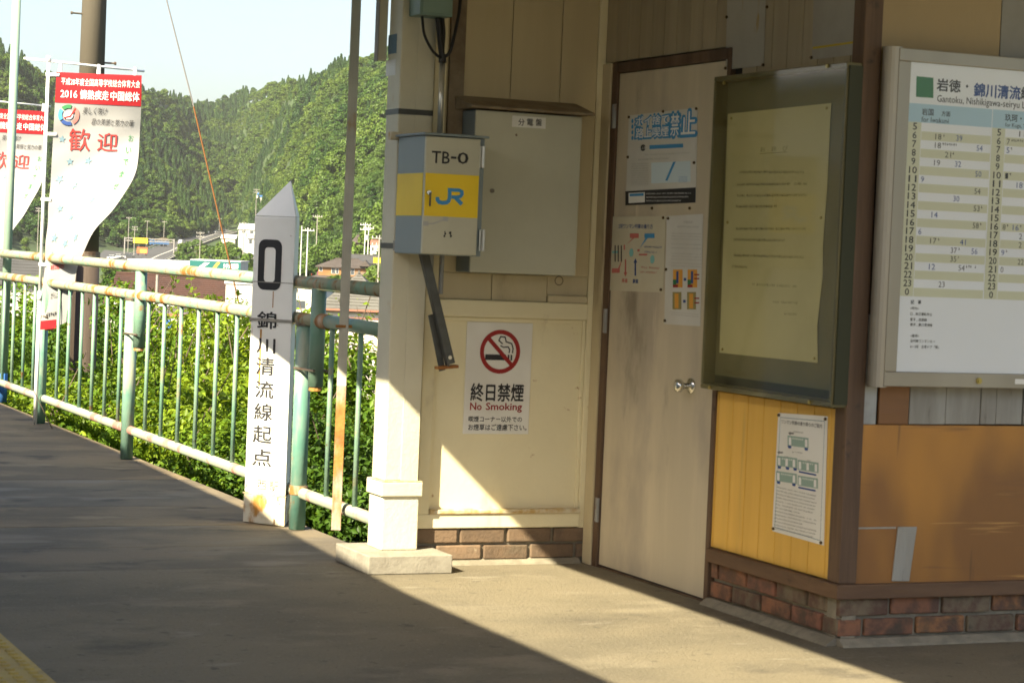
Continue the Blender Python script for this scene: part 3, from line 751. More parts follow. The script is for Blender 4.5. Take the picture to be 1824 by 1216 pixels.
cable([oy(822, -30, 8.42), oy(818, 20, 8.40), oy(808, 70, 8.38), oy(800, 95, 8.38), oy(789, 102, 8.395), top], 0.007)
gd = MB().fbox(FA, 3.44, 3.505, 1.3, 2.7, 0.0125, 0.03).build('shadow_strip', 'hood_brown', ww)  # dark strip standing in for the shadow behind the conduit

# slanting strut below the junction box
st = thing('hanging_strut', 'dark slanting metal strut hanging below the junction box', 'strut', oy(790, 655, 8.36))
YS = 8.34
def bar(p, q_, w, y0, y1, nm, mat, par):
    a, b = oy(*p, (y0 + y1) / 2), oy(*q_, (y0 + y1) / 2); d = (b - a).normalized(); s = d.cross(Vector((0, 1, 0))) * (w / 2)
    m = MB(); m.hexa([Vector((v.x, y, v.z)) for y in (y0, y1) for v in (a - s, a + s, b + s, b - s)])
    return m.build(nm, mat, par, bevel=0.002)
bar((757, 452), (804, 648), 0.034, YS - 0.02, YS - 0.015, 'web', 'strut_dark', st)
bar((749, 452), (797, 652), 0.006, YS - 0.0145, YS + 0.02, 'flange', 'strut_dark', st)
bar((768, 560), (788, 660), 0.028, YS + 0.022, YS + 0.027, 'hanger', 'strut_dark', st)
u_ = oy(805, 636, YS)
MB().tube([(u_.x - 0.02, YS - 0.03, u_.z), (u_.x - 0.02, YS + 0.045, u_.z)], 0.009, 10).build('bolt', 'chrome', st)
bar((777, 655), (814, 652), 0.012, YS - 0.012, YS + 0.03, 'end_plate', 'rust_metal', st)
for x in (770, 789):
    p = oy(x, 460, 8.44); q_ = oy(x + 3, 524, 8.44)
    MB().tube([(p.x, 8.45, 1.276), (p.x, 8.45, q_.z)], 0.010, 10).build('stub_pipe', 'galvanised', st)

# ------------------------------------------------------------------ grey cabinet on the wing wall
YK = 8.39
FK = Face((0, YK, 0), (1, 0, 0), (0, 0, 1))
ck = thing('wall_cabinet', 'large plain grey cabinet under a little hood on the cream wall', 'electrical box', (3.74, 8.45, 1.2))
MB().box(3.508, 3.978, YK + 0.004, YA - 0.013, 1.211, 1.868).build('body', 'box_blue_grey', ck, bevel=0.004)
kd = MB().box(3.506, 3.980, YK - 0.012, YK + 0.0035, 1.213, 1.866).build('door', 'cabinet_grey', ck, bevel=0.004)
hd = MB().prism([(3.47, YK - 0.05, 1.872), (3.47, YK - 0.05, 1.882), (3.47, YA - 0.014, 1.93), (3.47, YA - 0.014, 1.872)], (0.55, 0, 0)).build('hood', 'hood_brown', ck, bevel=0.002)
FKd = FK.shift(0.0125)
a = FKd.rect(912, 208, 972, 228); MB().fbox(FKd, *a, 0, 0.001).build('name_plate', 'sign_white', ck)
t = MB()
for i, g in enumerate('分電盤'): text_px(t, FKd, g, 923 + 15.5 * i, 212, 934 + 15.5 * i, 224, 0.0016, 0.01)
t.build('lettering', 'print_black', ck)
u, v = FKd.px(876, 340); MB().disc(FKd, u, v, 0.009, 0.0005, 0.008, 12).build('latch', 'clamp_metal', ck)
m = MB().ring(Face((0, YK + .03, 0), (1, 0, 0), (0, 0, 1)), 3.925, 1.19, 0.016, 0.020, 0, 24); m.build('pull_ring', 'clamp_metal', ck)

# ------------------------------------------------------------------ no smoking sign
q = [FA.px(830, 574), FA.px(947, 574), FA.px(942, 773), FA.px(825, 772)]
su0 = (q[0][0] + q[3][0]) / 2; su1 = (q[1][0] + q[2][0]) / 2; sv0 = (q[2][1] + q[3][1]) / 2; sv1 = (q[0][1] + q[1][1]) / 2
ns = thing('no_smoking_sign', 'white no smoking sign with red ring on the cream wall', 'sign', FA.pt((su0 + su1) / 2, sv0, 0))
MB().fbox(FA, su0, su1, sv0, sv1, 0.001, 0.005).build('plate', 'sign_white', ns, bevel=0.002)
S = lambda x, y: (su0 + (x - 829) / 117 * (su1 - su0), sv1 - (y - 574) / 198.5 * (sv1 - sv0))
sw_, sh_ = (su1 - su0) / 117, (sv1 - sv0) / 198.5
c = S(889, 626); rr = 39 * sh_
t = MB(); t.ring(FA, c[0], c[1], rr * .8, rr, 0.0062, 48)
t.stroke(FA, [(c[0] - rr * .62, c[1] + rr * .62), (c[0] + rr * .62, c[1] - rr * .62)], rr * .19, 0.0066); t.build('ring', 'print_red', ns)
t = MB(); t.poly(FA, [S(863, 641), S(900, 641), S(900, 631), S(863, 631)][::1], 0.0058)
for x in (903, 908): t.poly(FA, [S(x, 641), S(x + 3, 641), S(x + 3, 631), S(x, 631)], 0.0058)
t.stroke(FA, [S(893, 612), S(886, 606), S(889, 599), S(897, 600), S(899, 608), S(909, 611), S(912, 620), S(911, 628)], 2.4 * sh_, 0.0058)
t.stroke(FA, [S(889, 615), S(895, 618), S(903, 617), S(906, 622), S(905, 628)], 2.2 * sh_, 0.0058)
t.build('cigarette_symbol', 'print_black', ns)
def srect(s, x0, y0, x1, y1, mb, bold=0.0, off=0.006): a = S(x0, y1); b = S(x1, y0); put_text(mb, FA, s, a[0], b[0], a[1], b[1], off, bold)
t = MB(); srect('終日禁煙', 840, 683, 934, 714, t, 0.022); srect('喫煙コーナー以外での', 838, 741, 933, 751, t, 0.012); srect('お煙草はご遠慮下さい。', 838, 755, 942, 766, t, 0.012); t.build('lettering', 'print_black', ns)
t = MB(); srect('No', 840, 717, 860, 730, t, 0.02); srect('Smoking', 868, 717, 932, 733.5, t, 0.02); t.build('lettering', 'print_red', ns)
# ------------------------------------------------------------------ papers pinned on the door and walls
def poster(name, label, cat, F, corners_px, mat, off=0.001, th=0.0012, pins=(), pinmat='drawing_pin'):
    q = [F.px(*c) for c in corners_px]
    b = F.pt((q[2][0] + q[3][0]) / 2, (q[2][1] + q[3][1]) / 2, off)
    o = thing(name, label, cat, b)
    # a gently cockled sheet
    n, m = 8, 10; g = MB(); r = random.Random(len(label))
    ph = [r.uniform(0, 6) for _ in range(4)]
    def P_(i, j, o_):
        s, t_ = i / n, j / m
        a = [(1 - t_) * ((1 - s) * q[0][k] + s * q[1][k]) + t_ * ((1 - s) * q[3][k] + s * q[2][k]) for k in (0, 1)]
        return F.pt(a[0], a[1], o_)
    for o_ in (off, off + th):
        for j in range(m + 1):
            for i in range(n + 1): g.v.append(P_(i, j, o_))
    K = (n + 1) * (m + 1)
    for j in range(m):
        for i in range(n):
            a = j * (n + 1) + i; g.f.append((a, a + 1, a + n + 2, a + n + 1)); g.f.append((a + K, a + n + 1 + K, a + n + 2 + K, a + 1 + K))
    ring_ = [i for i in range(n + 1)] + [j * (n + 1) + n for j in range(1, m + 1)] + [m * (n + 1) + i for i in range(n - 1, -1, -1)] + [j * (n + 1) for j in range(m - 1, 0, -1)]
    for a, b_ in zip(ring_, ring_[1:] + ring_[:1]): g.f.append((a, b_, b_ + K, a + K))
    g.build('sheet', mat, o)
    for p in pins:
        u, v = F.px(*p); MB().disc(F, u, v, 0.0055, off + th, off + th + 0.006, 8).build('drawing_pin', pinmat, o)
    return o, off + th + 0.0007
def patch(mb, F, x0, y0, x1, y1, off, slant=0.0):
    """rectangle given in pixels; its right end drops by slant pixels"""
    q = [F.px(x0, y0), F.px(x1, y0 + slant), F.px(x1, y1 + slant), F.px(x0, y1)]
    mb.poly(F, [q[3], q[2], q[1], q[0]], off)

# 1 the blue and white poster at the top of the door
o, z = poster('poster', 'blue and white poster with black bottom strip, highest on the door', 'poster', FB,
              [(1121, 206), (1243, 192), (1240, 361), (1115, 366)], 'white_paper', pins=[(1122, 209), (1183, 199), (1242, 194), (1120, 280), (1238, 290), (1163, 371), (1230, 371)])
t = MB(); q = [FB.px(1115, 341), FB.px(1240.5, 334), FB.px(1240, 361), FB.px(1115, 366)]; t.poly(FB, [q[3], q[2], q[1], q[0]], z); t.build('strip', 'print_black', o)
t = MB(); patch(t, FB, 1121, 344, 1150, 362, z + .0005, -1.5); t.build('box', 'print_white', o)
t = MB(); patch(t, FB, 1123, 345.5, 1148, 350, z + .001, -1.2); t.build('box', 'print_sky', o)
t = MB()
for i, y in enumerate((344.5, 351, 357.5)): greek(t, FB, 1152, y - 1.5, (1232, 1228, 1215)[i], y + 3.2 - 1.5, z + .0006, i, gap=.15)
t.build('lettering', 'print_white', o)
tb_, tw_ = MB(), MB()
for s_, x0, y0, x1, y1 in (('ポイ捨て', 1133, 205, 1193, 224), ('路上喫煙', 1133, 226, 1193, 246), ('禁', 1195, 202, 1212, 243), ('止', 1214, 198, 1241, 240)):
    text_px(tb_, FB, s_, x0 - 1, y0 - 1, x1 + 1, y1 + 1, z, 0.085); text_px(tw_, FB, s_, x0 + 1, y0 + 1, x1 - 1, y1 - 1, z + .0006, 0.01)
for i in range(4): 
    u, v = FB.px(1127.5, 216 + i * 10); tb_.disc(FB, u, v, 0.009, z - .0005, z)
patch(tb_, FB, 1158, 259, 1218, 266, z, -3)
tb_.build('lettering', 'print_sky', o); tw_.build('lettering', 'print_white', o)
t = MB(); u, v = FB.px(1146.5, 263.5); t.disc(FB, u, v, 0.022, z - .0005, z, r2=0.013); t.build('badge', 'print_black', o)
t = MB(); greek(t, FB, 1139, 260.5, 1154, 266.5, z + .0006, 77, gap=.1); t.build('lettering', 'print_white', o)
t = MB()
greek(t, FB, 1150, 273, 1230, 275.5, z, 5); greek(t, FB, 1138, 282, 1192, 285, z, 6)
for i in range(10): greek(t, FB, 1126, 291 + 4 * i, 1156, 293.3 + 4 * i, z, 10 + i)
t.build('lettering', 'print_light_grey', o)
t = MB(); patch(t, FB, 1161, 290, 1231, 327, z - .0004, -3); t.build('picture', 'print_faint_sky', o)
t = MB(); q = [FB.px(1205, 288), FB.px(1190, 322), FB.px(1186, 322), FB.px(1200, 289)]; t.poly(FB, q[::-1], z)
for i in range(4): greek(t, FB, 1210, 314 + 3 * i, 1226, 316 + 3 * i, z, 30 + i)
t.build('picture', 'print_sky', o)

# 2 cream diagram poster, lower left on the door
o, z = poster('poster', 'cream diagram poster with red and blue arrows, lower left on the door', 'poster', FB,
              [(1087, 386), (1187, 385), (1182, 521), (1081, 517)], 'cream_paper', pins=[(1088, 390), (1183, 388), (1083, 511), (1179, 516)])
t = MB(); text_px(t, FB, '2両ワンマン列車の乗り方', 1103, 399, 1164, 407.5, z, .012)
text_px(t, FB, '乗車', 1128, 497, 1138, 505, z, .02); patch(t, FB, 1131.5, 466, 1134, 491, z); q = [FB.px(1129.5, 468), FB.px(1133, 460), FB.px(1136.5, 468)]; t.poly(FB, q, z)
greek(t, FB, 1149, 438, 1180, 442, z, 3); greek(t, FB, 1149, 447, 1172, 451, z, 4)
t.build('lettering', 'print_blue', o)
t = MB(); text_px(t, FB, '降車', 1109, 496, 1119, 504, z, .02); patch(t, FB, 1114, 462, 1116.5, 485, z); q = [FB.px(1112, 485), FB.px(1115, 493), FB.px(1118.5, 485)]; t.poly(FB, q, z)
patch(t, FB, 1123, 416, 1139, 424, z); q = [FB.px(1128, 424), FB.px(1131, 424), FB.px(1117, 436)]; t.poly(FB, q, z)
patch(t, FB, 1091, 478, 1105, 486, z); q = [FB.px(1102, 478), FB.px(1105, 478), FB.px(1110, 460)]; t.poly(FB, q, z)
patch(t, FB, 1112, 436, 1114.5, 445, z); patch(t, FB, 1136.5, 444, 1140.5, 448, z); patch(t, FB, 1139, 452, 1154, 455, z)
greek(t, FB, 1143, 475, 1176, 479, z, 5); greek(t, FB, 1142, 483, 1171, 487, z, 6)
t.build('diagram', 'print_red_soft', o)
t = MB(); patch(t, FB, 1149, 416, 1167, 424, z); q = [FB.px(1151, 424), FB.px(1155, 424), FB.px(1140, 443)]; t.poly(FB, q, z); t.build('callout', 'print_sky', o)
t = MB()
for x, y in ((1125.5, 450), (1163, 462)):
    u, v = FB.px(x, y); t.disc(FB, u, v, 0.0185, z - .0005, z, r2=0.017)
patch(t, FB, 1091, 447, 1103, 451, z); t.build('diagram', 'print_teal', o)
t = MB()
for x in (1096, 1101.5, 1107): patch(t, FB, x, 437, x + 2, 466, z + .0004)
t.build('diagram', 'print_black', o)

# 3 white sheet with four small pictures, half behind the notice case
o, z = poster('poster', 'white sheet with four small pictures on the door, half behind the notice case', 'poster', FB,
              [(1188.5, 385), (1253, 381), (1248, 581), (1184, 577)], 'white_paper', pins=[(1192, 389), (1188, 480), (1186, 571)])
t = MB(); greek(t, FB, 1219, 393, 1236, 398, z, 70); greek(t, FB, 1207, 402, 1246, 406, z, 1)
for i, y in enumerate((415, 420, 425, 434, 441, 451, 456, 461, 468, 473)): greek(t, FB, 1197, y, 1250, y + 2.4, z, i + 2)
for i, y in enumerate((557, 561)): greek(t, FB, 1196, y, 1246, y + 2, z, i + 22)
t.build('lettering', 'print_light_grey', o)
ta, tg, tr, tk, tbl = MB(), MB(), MB(), MB(), MB()
for x in (1200, 1226):
    patch(ta, FB, x, 480, x + 17, 512, z); patch(tg, FB, x, 498, x + 6, 508, z + .0004); patch(tr, FB, x, 507, x + 9, 512, z + .0006); patch(tbl, FB, x + 6, 483, x + 10, 505, z + .0004)
    patch(tk, FB, x - 1, 520, x + 15, 551, z); patch(ta, FB, x + 3, 523, x + 10, 549, z + .0004)
for (x, y) in ((1219, 495), (1218, 534)): patch(tbl, FB, x, y, x + 4.5, y + 5, z)
for y in (488, 495, 530, 538): patch(tr, FB, 1238, y, 1247, y + 2.5, z + .0008)
ta.build('picture', 'print_orange', o); tg.build('picture', 'print_green', o); tr.build('picture', 'print_red', o); tk.build('picture', 'print_sepia', o); tbl.build('picture', 'print_blue', o)

# 4, 5 stained sheets above the notice case
poster('paper_sheet', 'stained paper sheet pinned above the door corner, left of two at the top', 'paper', FB, [(1298, -60), (1367, -70), (1361, 117), (1293, 125)], 'stained_paper',
       pins=[(1296, 31), (1368, 13), (1294, 122), (1361, 116)])
o, z = poster('paper_sheet', 'creased paper sheet with yellow line pinned high beside the corner post', 'paper', FB, [(1452, -60), (1535, -70), (1530, 97), (1447, 107)], 'stained_paper',
       pins=[(1447, 103), (1526, 93)])
t = MB(); q = [FB.px(1449, 84), FB.px(1528, 73), FB.px(1528, 77), FB.px(1449, 88)]; t.poly(FB, q[::-1], z); t.build('line', 'sign_yellow', o)

# 6 boarding guide on the yellow planks
o, z = poster('poster', 'white boarding guide poster with railcar drawings on the yellow planks', 'poster', FB, [(1387, 735), (1475, 741), (1468, 971), (1376, 945)], 'sign_white', off=0.0005,
              pins=[(1389, 739), (1472, 746), (1379, 941), (1464, 966)])
t = MB(); q = [FB.px(1391, 743), FB.px(1470, 750), FB.px(1462, 962), FB.px(1381, 938)]
t.stroke(FB, q + [q[0]], 0.002, z); t.build('border', 'print_pale_sky', o)
def slant_line(mb, x0, y0, x1, k, h, s_, seed=None):
    q = FB.px(x0, y0), FB.px(x1, y0 + (x1 - x0) * k)
    u0, v0 = q[0]; u1, v1 = q[1]
    hh = abs(FB.px(x0, y0)[1] - FB.px(x0, y0 + h)[1])
    fn = lambda u, v, o_: FB.pt(u, v0 + (v1 - v0) * (u - u0) / (u1 - u0) + v, o_)
    if seed is None: put_text(mb, FB, s_, u0, u1, 0, hh, z, .015, fn=fn)
    else: greek(mb, FB, u0, 0, u1, hh, z, seed, gap=.2, fn=fn, uv=True)
t = MB(); slant_line(t, 1393, 754, 1465, .12, 7.5, 'ワンマン列車の乗り降りのご案内')
for i in range(13): slant_line(t, 1384 - i * .4, 868 + i * 6.1, (1455, 1452, 1456, 1454, 1453, 1450, 1425, 1455, 1455, 1430, 1456, 1454, 1450)[i], .235, 3, None, i)
slant_line(t, 1415, 770, 1432, .1, 3, None, 40); slant_line(t, 1412, 806, 1430, .1, 3, None, 41); slant_line(t, 1398, 814, 1405, .1, 3, None, 42); slant_line(t, 1437, 821, 1445, .1, 3, None, 43)
for x, y in ((1405, 771), (1385.5, 805)):
    q = [FB.px(x, y), FB.px(x + 4, y - 3), FB.px(x + 4, y - 1), FB.px(x + 10, y - 1), FB.px(x + 10, y + 2), FB.px(x + 4, y + 2), FB.px(x + 4, y + 4)]; t.poly(FB, q[::-1], z)
t.build('lettering', 'print_grey', o)
pm('print_sage', (0.30, 0.42, 0.36), rough=0.7)
def railcar(x, y, w, h, k, doors, bogies):
    tc, tw, tbk = MB(), MB(), MB()
    q = [FB.px(x, y), FB.px(x + w, y + w * k), FB.px(x + w, y + w * k + h), FB.px(x, y + h)]; tc.poly(FB, q[::-1], z)
    for d in doors:
        a = x + d * w; yy = y + d * w * k; q = [FB.px(a, yy + 3), FB.px(a + 4.5, yy + 3.8), FB.px(a + 4.5, yy + h - 1), FB.px(a, yy + h - 1.5)]; tw.poly(FB, q[::-1], z + .0005)
    for i in range(6):
        a = x + (.25 + .09 * i) * w; yy = y + (a - x) * k; q = [FB.px(a, yy + 3), FB.px(a + 1.6, yy + 3), FB.px(a + 1.6, yy + 5.5), FB.px(a, yy + 5.5)]; tw.poly(FB, q[::-1], z + .0005)
    for d in bogies:
        a = x + d * w; yy = y + h + d * w * k; q = [FB.px(a, yy), FB.px(a + 7, yy + 1), FB.px(a + 6, yy + 5.5), FB.px(a + 1, yy + 4.5)]; tbk.poly(FB, q[::-1], z)
    tc.build('railcar_drawing', 'print_sage', o); tw.build('railcar_drawing', 'print_white', o)
    if tbk.v: tbk.build('railcar_drawing', 'print_blue', o)
railcar(1404, 775, 37, 18, .13, (.06, .84), (0, .8)); railcar(1385, 811, 36, 18, .13, (.05, .42, .78), (0.02, .42, .8)); railcar(1422, 818, 37, 18, .16, (.05, .42, .82), ())
railcar(1383.5, 838, 37, 18, .15, (.05, .8), (0.02, .76)); railcar(1422, 846, 36, 18, .16, (.05, .8), ())
for x, y, w in ((1424, 838, 31), (1423, 866, 31)):
    q = [FB.px(x, y), FB.px(x + w, y + w * .2), FB.px(x + w, y + w * .2 + 3), FB.px(x, y + 3)]; t = MB(); t.poly(FB, q[::-1], z); t.build('underline', 'print_blue', o)

# ------------------------------------------------------------------ glazed notice case
FBc = FB.shift(0.075)
q = [FBc.px(1272, 141), FBc.px(1510, 106), FBc.px(1478, 724), FBc.px(1245, 692)]
cu0 = (q[0][0] + q[3][0]) / 2; cu1 = (q[1][0] + q[2][0]) / 2; cv0 = (q[2][1] + q[3][1]) / 2; cv1 = (q[0][1] + q[1][1]) / 2
nc = thing('notice_case', 'olive wall notice case with yellowed letter beside the door', 'notice board', FB.pt((cu0 + cu1) / 2, cv0, 0.03))
MB().fbox(FB, cu0 + 0.004, cu1 - 0.004, cv0 + 0.004, cv1 - 0.004, 0.0125, 0.022).build('back_board', 'case_board', nc)
fr = MB(); w = 0.018
fr.fbox(FB, cu0, cu1, cv0, cv0 + w, 0.0125, 0.072).fbox(FB, cu0, cu1, cv1 - w, cv1, 0.0125, 0.072)
fr.fbox(FB, cu0, cu0 + w, cv0 + w + .0005, cv1 - w - .0005, 0.0125, 0.0715).fbox(FB, cu1 - w, cu1, cv0 + w + .0005, cv1 - w - .0005, 0.0125, 0.0715)
fr.build('frame', 'case_olive', nc, bevel=0.003)
MB().fbox(FB, cu1 + 0.0005, cu1 + 0.006, cv0 + 0.01, cv1 - 0.01, 0.0125, 0.065).build('side_panel', 'case_dark', nc)
fw2 = MB(); a0, a1, b0, b1 = cu0 + .022, cu1 - .022, cv0 + .022, cv1 - .022
lip = 0.03
fw2.fbox(FB, a0, a1, b0, b0 + lip, 0.0225, 0.024); fw2.build('lining', 'case_dark', nc)
MB().fbox(FB, cu0 + 0.003, cu1 - 0.003, cv0 + 0.003, cv1 - 0.003, 0.0725, 0.0755).build('pane', 'acrylic', nc)
for x, y in ((1291, 148), (1475, 118), (1265, 690), (1443, 716)):
    u, v = FBc.px(x, y); MB().disc(FB, u, v, 0.007, 0.0755, 0.081, 10).build('screw', 'brass_pin', nc)
FBi = FB.shift(0.0245)
pq = [FBi.px(1297, 203), FBi.px(1481, 184), FBi.px(1474, 330), FBi.px(1466, 440), FBi.px(1466, 490), FBi.px(1456, 580), FBi.px(1457, 646), FBi.px(1282, 628)]
MB().prism([FBi.pt(*p_, 0.0) for p_ in pq[::-1]], FBi.n * 0.0015).build('letter_sheet', 'old_paper', nc)
for p_ in ((1304, 211), (1474, 193), (1297, 396), (1464, 388), (1288, 622), (1452, 638)):
    u, v = FBi.px(*p_); MB().disc(FBi, u, v, 0.005, 0.0016, 0.006, 8).build('drawing_pin', 'brass_pin', nc)
t = MB()
for i, g in enumerate('お詫び'): text_px(t, FBi, g, 1355 + 20 * i, 262 - i, 1364 + 20 * i, 271 - i, 0.0022)
t.stroke(FBi, [FBi.px(1354, 274), FBi.px(1404, 271)], 0.002, 0.0022)
t.build('lettering', 'print_sepia', nc)
t = MB()
for i, (x0, x1, y, k) in enumerate(((1318, 1440, 304, 0), (1314, 1444, 326, -.01), (1314, 1444, 346, -.01), (1312, 1384, 365, 0), (1312, 1442, 405, 0), (1308, 1398, 424, .02), (1308, 1440, 452, .03), (1305, 1332, 472, .05),
                                    (1341, 1430, 504, .05), (1378, 1430, 535, .04), (1395, 1430, 556, .06))):
    for s_ in range(int((x1 - x0) / 9)): greek(t, FBi, x0 + 9 * s_, y + k * 9 * s_, x0 + 9 * s_ + 9, y + 5 + k * 9 * s_, 0.0022, i * 20 + s_, gap=.3)
t.build('lettering', 'print_faded_sepia', nc)

# ------------------------------------------------------------------ timetable case on the front wall
TD = 0.085
FD = FC.shift(TD)
q = [FD.px(1604, 85), FD.px(1574, 688)]
wu0 = (q[0][0] + q[1][0]) / 2; wv1 = q[0][1]; wv0 = q[1][1]; wu1 = wu0 + 1.22
tt = thing('timetable_case', 'silver framed timetable board with white printed sheet', 'timetable', FC.pt(wu0 + 0.5, wv0, 0.04))
b_ = MB().fbox(FC, wu0 + 0.02, wu1 - 0.02, wv0 + 0.006, wv1 - 0.006, 0.0065, TD - 0.012); b_.build('case_body', 'aluminium', tt)
for uu in (wu0 + 0.012, wu1 - 0.012):
    m = MB(); pts = []
    for k in range(13):
        t_ = math.pi * k / 12
        pts.append((uu - math.sin(t_) * 0.05 * (1 if uu < wu0 + .1 else -1), TD / 2 + 0.003 + math.cos(t_) * (TD / 2 - 0.006)))
    m.prism([FC.pt(a, wv0 - 0.004, b) for a, b in pts], Vector((0, 0, wv1 - wv0 + 0.008))); m.build('side_rail', 'aluminium', tt, smooth=False)
iu0 = (FD.px(1627, 110)[0] + FD.px(1594, 662)[0]) / 2; iv1 = FD.px(1627, 110)[1]; iv0 = FD.px(1594, 662)[1]; iu1 = wu1 - (iu0 - wu0)
fr = MB(); fr.fbox(FC, wu0, wu1, iv1, wv1, TD - 0.0115, TD).fbox(FC, wu0, wu1, wv0, iv0, TD - 0.0115, TD)
fr.fbox(FC, wu0, iu0, iv0 + .0003, iv1 - .0003, TD - 0.0115, TD - .0004).fbox(FC, iu1, wu1, iv0 + .0003, iv1 - .0003, TD - 0.0115, TD - .0004); fr.build('frame', 'aluminium', tt, bevel=0.0025)
u, v = FD.px(1743, 678); MB().disc(FC, u, v, 0.011, TD, TD + 0.006, 16).disc(FC, u, v, 0.006, TD + .006, TD + 0.009, 12).build('lock', 'brass_pin', tt)
a = FD.rect(1808, 675, 1834, 684); MB().fbox(FC, *a, TD, TD + 0.001).build('sticker', 'sign_white', tt)
FS = FC.shift(TD - 0.011)
sh = MB().fbox(FS, iu0 + .0005, iu1 - .0005, iv0 + .0005, iv1 - .0005, 0.0003, 0.0015).build('printed_sheet', 'timetable_white', tt)
MB().fbox(FC, iu0 + .0005, iu1 - .0005, iv0 + .0005, iv1 - .0005, TD - 0.005, TD - 0.0025).build('pane', 'clear_pane', tt)
# sheet coordinates: s across in units of the first column, measured on the photograph, t down
Wd, Hd = iu1 - iu0, iv1 - iv0
FI = Face(FS.pt(iu0, iv1, 0), FS.ex, FS.ey)
def C_(x, y): return FI.px(x, y)
rowy0, rowy1 = FI.px(1690, 222)[1], FI.px(1690, 530)[1]        # hour rows 5 .. 0
rh = (rowy0 - rowy1) / 20.0
c0 = FI.px(1610, 230)[0]; cA = FI.px(1640, 230)[0]
colw = FI.px(1771, 230)[0] - FI.px(1622, 230)[0]
t = MB(); z = 0.002
hb0, hb1 = FI.px(1690, 212)[1], FI.px(1690, 190)[1]
t_ol, t_bl, t_n, t_g, t_b, t_w = MB(), MB(), MB(), MB(), MB(), MB()
u00 = 0.002
bl0 = rowy0; bl1 = FI.px(1690, 189)[1]
t_bl.poly(FI, [(u00, bl0), (Wd - .002, bl0), (Wd - .002, bl1), (u00, bl1)], z)
hours = [5, 6, 7, 8, 9, 10, 11, 12, 13, 14, 15, 16, 17, 18, 19, 20, 21, 22, 23, 0]
A_ = [[], [(2.6, '18', 1, 0), (5.0, '39', 0, 1)], [(2.6, '18', 6, 0), (7.4, '54', 0, 1)], [(3.8, '21', 1, 0)], [(2.6, '19', 0, 0), (5.0, '32', 0, 1)], [(7.4, '50', 0, 1)], [(1.2, '9', 0, 1)], [(7.4, '54', 0, 0)],
      [(5.0, '30', 0, 1)], [(7.4, '53', 1, 0)], [(2.6, '14', 0, 1)], [(7.4, '58', 1, 0)], [(1.2, '6', 0, 1)], [(2.6, '17', 1, 0), (6.0, '41', 0, 1)], [(5.0, '37', 1, 0), (7.4, '56', 0, 1)], [(5.0, '35', 1, 0)],
      [(2.6, '12', 0, 1), (6.0, '54', 4, 0)], [], [(3.8, '23', 0, 0)], []]
B_ = [[(2.6, '11', 1, 0)], [(1.2, '7', 6, 0)], [(1.2, '5', 1, 1)], [], [], [(1.2, '1', 1, 0)], [(2.6, '18', 1, 1)], [], [], [], [], [(1.2, '8', 1, 0), (2.4, '16', 1, 1)], [(3.2, '2', 0, 0)], [(3.2, '2', 0, 0)], [(1.2, '9', 1, 1)], [(3.2, '22', 0, 0)],
      [(1.2, '0', 0, 0)], [], [], []]
for ci, data in enumerate((A_, B_)):
    base = u00 + ci * (colw + 0.004)
    cw_ = colw if ci == 0 else Wd - .004 - base
    t_ol.poly(FI, [(base, rowy1), (base + 0.055, rowy1), (base + 0.055, rowy0), (base, rowy0)], z - .0002)
    for i, h in enumerate(hours):
        v1_ = rowy0 - i * rh; v0_ = v1_ - rh
        if i % 2: t_ol.poly(FI, [(base + 0.057, v0_), (base + cw_, v0_), (base + cw_, v1_), (base + 0.057, v1_)], z - .0002)
        wch = 0.0155 * len(str(h))
        put_text(t_n, FI, str(h), base + 0.03 - wch / 2, base + 0.03 + wch / 2, v0_ + rh * .12, v0_ + rh * .9, z, .015)
        for (pos, s_, note, blue) in data[i]:
            uu = base + 0.057 + (pos - 1) / 7.9 * (colw - .06)
            put_text(t_b if blue else t_g, FI, s_, uu, uu + 0.0125 * len(s_), v0_ + rh * .17, v0_ + rh * .83, z, .0)
            if note: greek(t_g, FI, uu + 0.013 * len(s_) + .004, v0_ + rh * .55, uu + 0.013 * len(s_) + .006 + .010 * note, v0_ + rh * .85, z, i, gap=.15, uv=True)
t_w.poly(FI, [(u00 + colw + .0005, rowy1), (u00 + colw + .0035, rowy1), (u00 + colw + .0035, bl1), (u00 + colw + .0005, bl1)], z + .0003)
def tline(mb, s_, x, y0, y1, bold=0.0, w=None):
    u, v1_ = FI.px(x, y0); v0_ = FI.px(x, y1)[1]
    if w: put_text(mb, FI, s_, u, u + w, v0_, v1_, z, bold)
    else: put_text(mb, FI, s_, u, u + 1, v0_, v1_, z, bold, keep='left')
k1 = FI.px(1712, 150)[0] - FI.px(1669, 150)[0]
tline(t_g, '岩徳', 1669, 140, 162, .025, k1 * .98); tline(t_b, '錦川清流', 1735, 148, 172, .03, (FI.px(1818, 160)[0] - FI.px(1735, 160)[0])); tline(t_g, '線', 1819, 155, 177, .025)
u, v = FI.px(1722, 154); t_g.disc(FI, u, v, 0.006, z - .001, z, 4)
put_text(t_g, FI, 'Gantoku, Nishikigawa-seiryu Line', FI.px(1669, 170)[0], FI.px(1669, 170)[0] + 0.40, FI.px(1740, 191)[1], FI.px(1740, 175)[1] , z, .006)
tline(t_g, '岩国', 1642, 193, 205, .02); tline(t_g, '方面', 1677, 198, 207, .02); tline(t_g, 'for Iwakuni', 1641, 208, 217, .008); tline(t_g, '玖珂・徳山', 1790, 203, 216, .02); tline(t_g, 'for Kuga, Tokuyama', 1790, 219, 228, .008)
tline(t_g, '記　事', 1622, 534, 541, .02)
for i, (s_, y, blue) in enumerate((('<時分>', 546, 0), ('□…休日運転休止', 556, 0), ('数字…岩徳線', 566, 0), ('数字…錦川清流線', 575, 1), ('<備考>', 595, 0), ('全列車ワンマンカー', 604, 0), ('6～3両　全車ドア「開」', 614, 0))):
    tline(t_g, s_, 1621, y, y + 5.5, .01)
